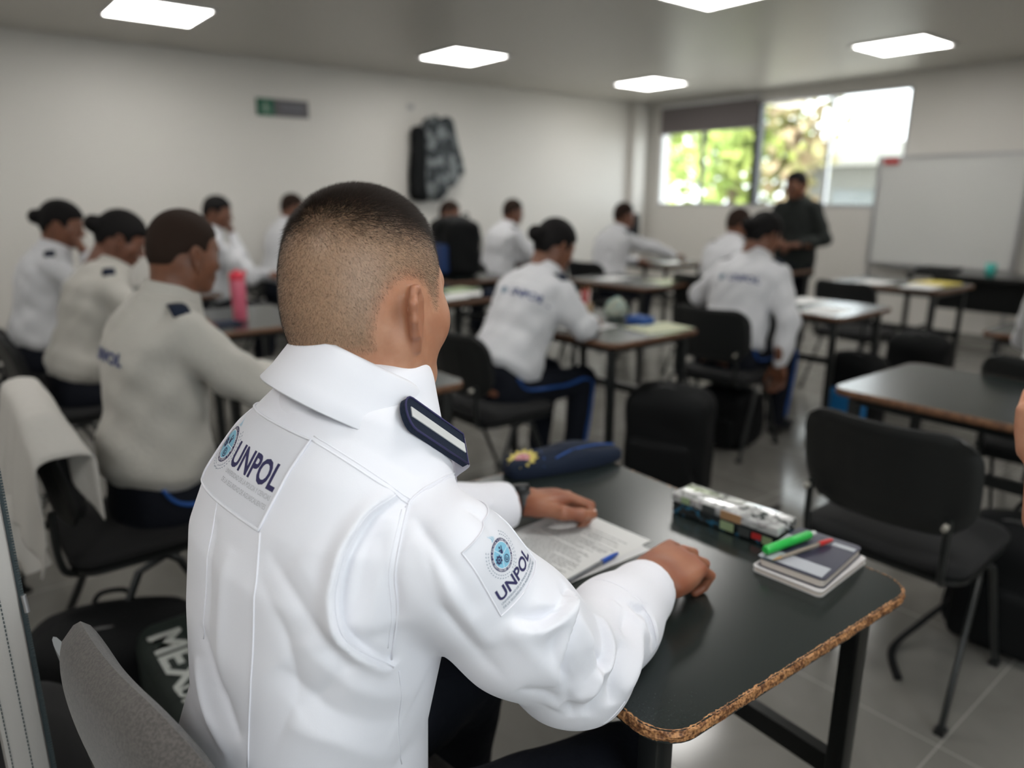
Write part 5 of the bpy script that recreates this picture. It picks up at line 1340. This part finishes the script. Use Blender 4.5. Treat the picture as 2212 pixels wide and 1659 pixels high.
for k, (dx, dy, c_) in enumerate(((.012, .01, (.60, .03, .04)), (-.010, .006, (.60, .05, .06)), (0, -.012, (.70, .55, .50)))):
    q_ = tag(empty('pencil', (2.80+dx*.5, 2.80+dy*.5, .762)), ('red pencil standing in the brown pot, nearest the window', 'red pencil standing in the brown pot, nearest the writing woman', 'pale pencil standing in the brown pot')[k], 'pencil', 'pencils in the pot')
    tube_obj('shaft', [(0, 0, 0), (dx*1.6, dy*1.6, .15)], .0065, mat('pencil_%s' % ('red', 'crimson', 'pale')[k], c_, .4), q_, 6); tube_obj('point', [(dx*1.6, dy*1.6, .15), (dx*1.7, dy*1.7, .165)], [.0062, .001], M_brass, q_, 6)
paper(2.90, 2.50, 0, 'dark blue cloth pouch between the pencil bag and the yellowish sheet', name='pouch', m=M_stripe, th=.035, w=.12, l=.09, z=.7545)
paper(4.40, 4.10, 5, 'white sheet on the glossy desk in the middle distance'); paper(4.60, 3.72, -4, 'pale yellow-green sheet on the glossy desk in the middle distance', m=M_cream)
paper(4.10, 2.12, 4, 'bright white sheet nearest the arm of the woman on the right'); paper(4.40, 2.42, -6, 'second bright white sheet on the desk beside the hanging arm')
paper(4.30, 2.68, 10, 'third white sheet at the far side of the desk beside the hanging arm')
paper(5.80, 2.62, 3, 'white sheet on the desk in front of the whiteboard'); paper(6.02, 2.26, -6, 'yellow folder on the desk in front of the whiteboard', m=M_yel, th=.012, w=.24, l=.32, name='folder')
paper(5.72, 2.24, 6, 'white folder beside the yellow one in front of the whiteboard', th=.01, name='folder')
paper(6.00, 4.75, 0, 'white sheet on the desk below the left window'); paper(4.92, 5.80, 8, 'white sheet in front of the man by the left wall')
paper(1.05, 4.05, -5, 'yellow sheet on the desk of the woman bowing her head', m=M_yel, w=.20, l=.24)
cu_ = tag(empty('cup', (6.95, 2.20, .7602)), 'small teal cup on the long black table below the whiteboard', 'cup')
lathe('cup_body', [(.0005, 0), (.032, 0), (.036, .003), (.042, .10), (.039, .10), (.034, .008), (.0005, .006)], mat('teal_plastic', (.04, .38, .33), .4), cu_)
tube_obj('handle', smoothline([(.038, 0, .08), (.062, 0, .07), (.062, 0, .035), (.036, 0, .025)], 4), .005, mat('teal_plastic', (.04, .38, .33), .4), cu_, 8)
paper(7.0, 2.62, 3, 'dark folder at the left end of the long black table', m=M_black, th=.03, w=.28, l=.32, name='folder', z=.7602)
mo = tag(empty('monitor', (5.86, 5.25, .7502), R(186)), 'small black monitor on the desk below the left wall corner', 'monitor')
box_obj('screen', (0, 0, .36), (.03, .24, .24), M_plastic, mo, bev=.006); box_obj('stand_neck', (-.01, 0, .13), (.03, .05, .24), M_plastic, mo); box_obj('stand_base', (0, 0, .006), (.16, .20, .012), M_plastic, mo, bev=.003)
box_obj('display', (.0156, 0, .36), (.001, .22, .22), mat('dark_glass', (.01, .01, .012), .15), mo)
pr = tag(empty('printer', (5.78, 5.62, 0)), 'white box-shaped printer beside the small monitor', 'printer')
pr.location = (5.28, 5.98, .7502)
box_obj('printer_body', (0, 0, .09), (.30, .34, .18), M_white, pr, bev=.015); box_obj('paper_tray', (-.02, 0, .19), (.20, .26, .012), M_white, pr); box_obj('output_slot', (-.151, 0, .06), (.004, .24, .03), M_plastic, pr)

# ------------------------------------------------------------ bags
def backpack(x, y, rz, label, w=.32, d=.20, h=.48, z=0, m=None, pocket=None, lean=6, strap_out=None, name='backpack'):
    m = m or M_black; t = tag(empty(name, (x, y, z), R(rz)), label, 'bag')
    f = Field((-d-.05, -w/2-.10, -.03), (d+.05, w/2+.10, h+.12), .010)
    f.rbox((0, 0, h*.46), (d*.5, w*.5, h*.46), .07, 0); f.ell((0, 0, h*.80), (d*.48, w*.46, h*.20), .05)
    q = f.sub(f.lo, f.lo+f.h*(f.n-1)); sl, X, Y, Z = q; f.F[sl] += (.006*np.sin(X*25+Z*12+x)*np.sin(Y*22+2*np.sin(Z*10+y*3))).astype(np.float32)
    f.cut((0, 0, .004), (0, 0, -1)); Vx, Qx = f.mesh(); link('bag_body', from_np('bag_body', relax(Vx, Qx, 1), Qx, [m]), t)
    f = Field((-d-.06, -w/2-.05, 0), (d, w/2+.05, h), .010); f.rbox((-d*.5-.012, 0, h*.30), (.035, w*.38, h*.24), .03, 0); Vx, Qx = f.mesh(); link('front_pocket', from_np('front_pocket', Vx, Qx, [pocket or m]), t)
    tube_obj('zip', smoothline([(-d*.30, -w*.44, h*.45), (-d*.30, -w*.40, h*.80), (-d*.25, 0, h*.985), (-d*.30, w*.40, h*.80), (-d*.30, w*.44, h*.45)], 6), .004, mat('zip_grey', (.06, .06, .06), .4), t, 6)
    tube_obj('grab_handle', smoothline([(d*.35, -.05, h*.93), (d*.40, -.03, h*1.02), (d*.40, .03, h*1.02), (d*.35, .05, h*.93)], 5), .007, m, t, 8)
    for s in (-1, 1):
        P = smoothline([(d*.42, s*.06, h*.90), (d*.5+.05, s*.09, h*.72), (d*.5+.055, s*.11, h*.45), (d*.5+.01, s*.13, h*.10)], 6)
        bm = bmesh.new(); bm_tube(bm, P, .006, 8, .026); link('shoulder_strap', to_mesh(bm, 'shoulder_strap', m, smooth=True), t)
    if strap_out:
        bm = bmesh.new(); bm_tube(bm, smoothline(strap_out, 6), .003, 6, .013); link('webbing', to_mesh(bm, 'webbing', m, smooth=True), t)
    return t
backpack(2.66, 2.08, 20, 'black backpack standing on the floor behind the front desk, webbing trailing', w=.40, d=.26, h=.56, strap_out=[(-.12, -.12, .20), (-.18, -.22, .10), (-.15, -.34, .02), (-.02, -.46, .006), (.10, -.52, .006)])
backpack(3.52, 2.33, 0, 'black bag under the chair of the woman whose arm hangs down', w=.34, d=.24, h=.36)
backpack(5.00, 1.92, 10, 'black backpack on the floor between the right-hand desks, before the whiteboard', w=.36, d=.24, h=.56)
backpack(4.34, 2.00, 0, 'black backpack with a bright blue pocket under the glossy right desk', w=.34, d=.20, h=.50, pocket=mat('bright_blue_cloth', (.01, .16, .42), .5))
backpack(2.55, .60, 0, 'black backpack on the floor by the empty front chair, at the right edge', w=.34, d=.22, h=.44, strap_out=[(-.10, .12, .14), (-.20, .18, .05), (-.34, .20, .006), (-.48, .12, .006)])
backpack(3.56, 5.16, -8, 'big dark backpack with a blue pocket standing on a desk right of the foreground head', w=.48, d=.30, h=.50, z=.7502, pocket=mat('deep_blue_cloth', (.01, .04, .15), .6))
backpack(.24, 2.02, 70, 'dark bag on the floor below the chair of the man at the left', w=.42, d=.26, h=.32)
backpack(-.10, 2.75, 20, 'dark backpack on the floor behind the white cloth at the left edge', w=.40, d=.26, h=.55)
# dark green bag with lettering
gb = tag(empty('sports_bag', (.455, 1.60, 0)), 'dark green bag with white capital letters on the floor beside the young man', 'bag')
f = Field((-.24, -.40, -.02), (.24, .40, .40), .010); f.rbox((0, 0, .16), (.18, .33, .155), .05, 0); f.cut((0, 0, .004), (0, 0, -1)); Vx, Qx = f.mesh()
link('bag_body', from_np('bag_body', Vx, Qx, [mat('dark_green_cloth', (.008, .016, .013), .7, bump=(60, .4, .005))]), gb)
bm = bmesh.new(); text_bm(bm, 'MEX', 0, 0, .075, .03, 1.25)
for v in bm.verts: v.co = Vector((-.155-(-v.co.y)*-1*0+(-v.co.y)*1.0*1+.0,   .24-v.co.x, .3165))
link('lettering', to_mesh(bm, 'lettering', mat('white_print', (.45, .47, .45), .7)), gb)
bm = bmesh.new(); text_bm(bm, 'UNPOL', 0, 0, .045, .03)
for v in bm.verts: v.co = Vector((-.155+(-v.co.y), -.02-v.co.x, .3165))
link('lettering', to_mesh(bm, 'lettering', mat('white_print', (.45, .47, .45), .7)), gb)
for s in (-1, 1): tube_obj('carry_handle', smoothline([(s*.05, -.14, .31), (s*.06, -.10, .36), (s*.06, .10, .36), (s*.05, .14, .31)], 5), .008, M_black, gb, 8)
# white bag at the left edge, standing on a chair
wbg = tag(empty('tote_bag', (.008, 1.125, .467)), 'white bag edge with dark stitching and a zip at the very left of the photo', 'bag')
M_wl = mat('off_white_leather', (.42, .40, .38), .55, bump=(250, .3, .001))
box_obj('bag_body', (0, .17, .33), (.052, .36, .66), M_wl, wbg, bev=.010)
M_stitch = mat('dark_teal_thread', (.03, .045, .05), .6)
bm = bmesh.new()
for k in range(100): bm_box(bm, (.004, -.0104, .012+k*.0064), (.0016, .0012, .0040), rz=0)
link('stitching', to_mesh(bm, 'stitching', M_stitch), wbg); bm = bmesh.new()
for k in range(100): bm_box(bm, (-.018, -.0104, .012+k*.0064), (.0014, .0012, .0040), rz=0)
link('stitching', to_mesh(bm, 'stitching', M_stitch), wbg)
bm = bmesh.new(); bm_box(bm, (.0275, .0, .33), (.004, .006, .64))
for k in range(150): bm_box(bm, (.0300, -.0035, .014+k*.0042), (.004, .0030, .0024))
link('zip', to_mesh(bm, 'zip', M_stitch), wbg); tube_obj('zip_pull', [(.031, -.006, .40), (.032, -.010, .375)], .0035, M_alu, wbg, 8)
# white cloth hung over the back of the left man's chair
cl = tag(empty('white_cloth', (.165, 2.30, .60)), 'crumpled white garment hanging over a chair back at the left edge', 'garment')
NU, NV = 44, 60; Vc = []
for i in range(NU+1):
    u = i/NU; y = .30-.62*u
    for j in range(NV+1):
        v = j/NV; hang = .34+.10*math.sin(u*5+.5)+.10*(u < .55)*math.sin(u*pi/.55)**2
        L_ = .16+.10+hang; s = v*L_-.16
        fold_ = .014*math.sin(u*26+2*v)+.010*math.sin(u*47+v*5+1)
        edge = max(0, abs(y)-.235)
        if s < 0: x, z = .055+fold_*.3, .255+s
        elif s < .10: a = s/.10*pi; x, z = .010+.045*math.cos(a), .262+.022*math.sin(a)
        else: x, z = -.037-(s-.10)*.12+fold_*min(1, (s-.1)*6), .255-(s-.10)
        z -= edge*1.15+.02*math.sin(u*9)*v; x += edge*.5*(1 if s < .05 else .2)
        Vc.append((x, y-edge*.0, z))
Fc = [(i*(NV+1)+j, (i+1)*(NV+1)+j, (i+1)*(NV+1)+j+1, i*(NV+1)+j+1) for i in range(NU) for j in range(NV)]
bm = bmesh.new(); bm.from_mesh(from_np('tmp', Vc, Fc, [])); bmesh.ops.solidify(bm, geom=bm.faces[:], thickness=.004)
link('cloth_body', to_mesh(bm, 'cloth_body', mat('off_white_cloth', (.50, .48, .45), .9, bump=(30, .4, .006)), smooth=True), cl)
tube_obj('sleeve', smoothline([(-.05, -.16, .05), (-.07, -.18, -.02), (-.06, -.19, -.09), (-.05, -.20, -.14)], 5), [.045]*5+[.04]*6+[.032]*5, mat('off_white_cloth', (.50, .48, .45), .9), cl, 14, .022)
# --- lettering patches on the backs of three classmates
def back_text(P, sh=0., w=.20, s=.43, k=.034):
    t = P['root']; me = P['shirt'].data; tree = BVHTree.FromPolygons([v.co[:] for v in me.vertices], [p.vertices[:] for p in me.polygons])
    o = Vector(P['T'](s, w*.42-sh, 0)); T = P['T']; ex = (Vector(T(s, -1, 0))-Vector(T(s, 0, 0))).normalized(); ez = (Vector(T(s-1, 0, 0))-Vector(T(s, 0, 0))).normalized(); nb = ez.cross(ex).normalized(); nb = nb if nb.x < 0 else -nb
    def fn(u, v, off=0):
        p = o+ex*u+ez*v; h = tree.ray_cast(p+nb*.3, -nb, .6); q = h[0] or p; return q+nb*(off+.002)
    bm = bmesh.new(); text_bm(bm, 'UNPOL', 0, k, k, .03, 1.1); art('back_lettering', bm, mat('blue_back_ink', (.03, .045, .16), .8), fn, 1, t, .03)
    bm = bmesh.new(); disc(bm, -.045, k*.5, .018, 16); art('back_emblem', bm, M_inkd, fn, 1, t, .03)
for P, sh in ((P9, .10), (P12, .05), (P2, .03)): back_text(P, sh)
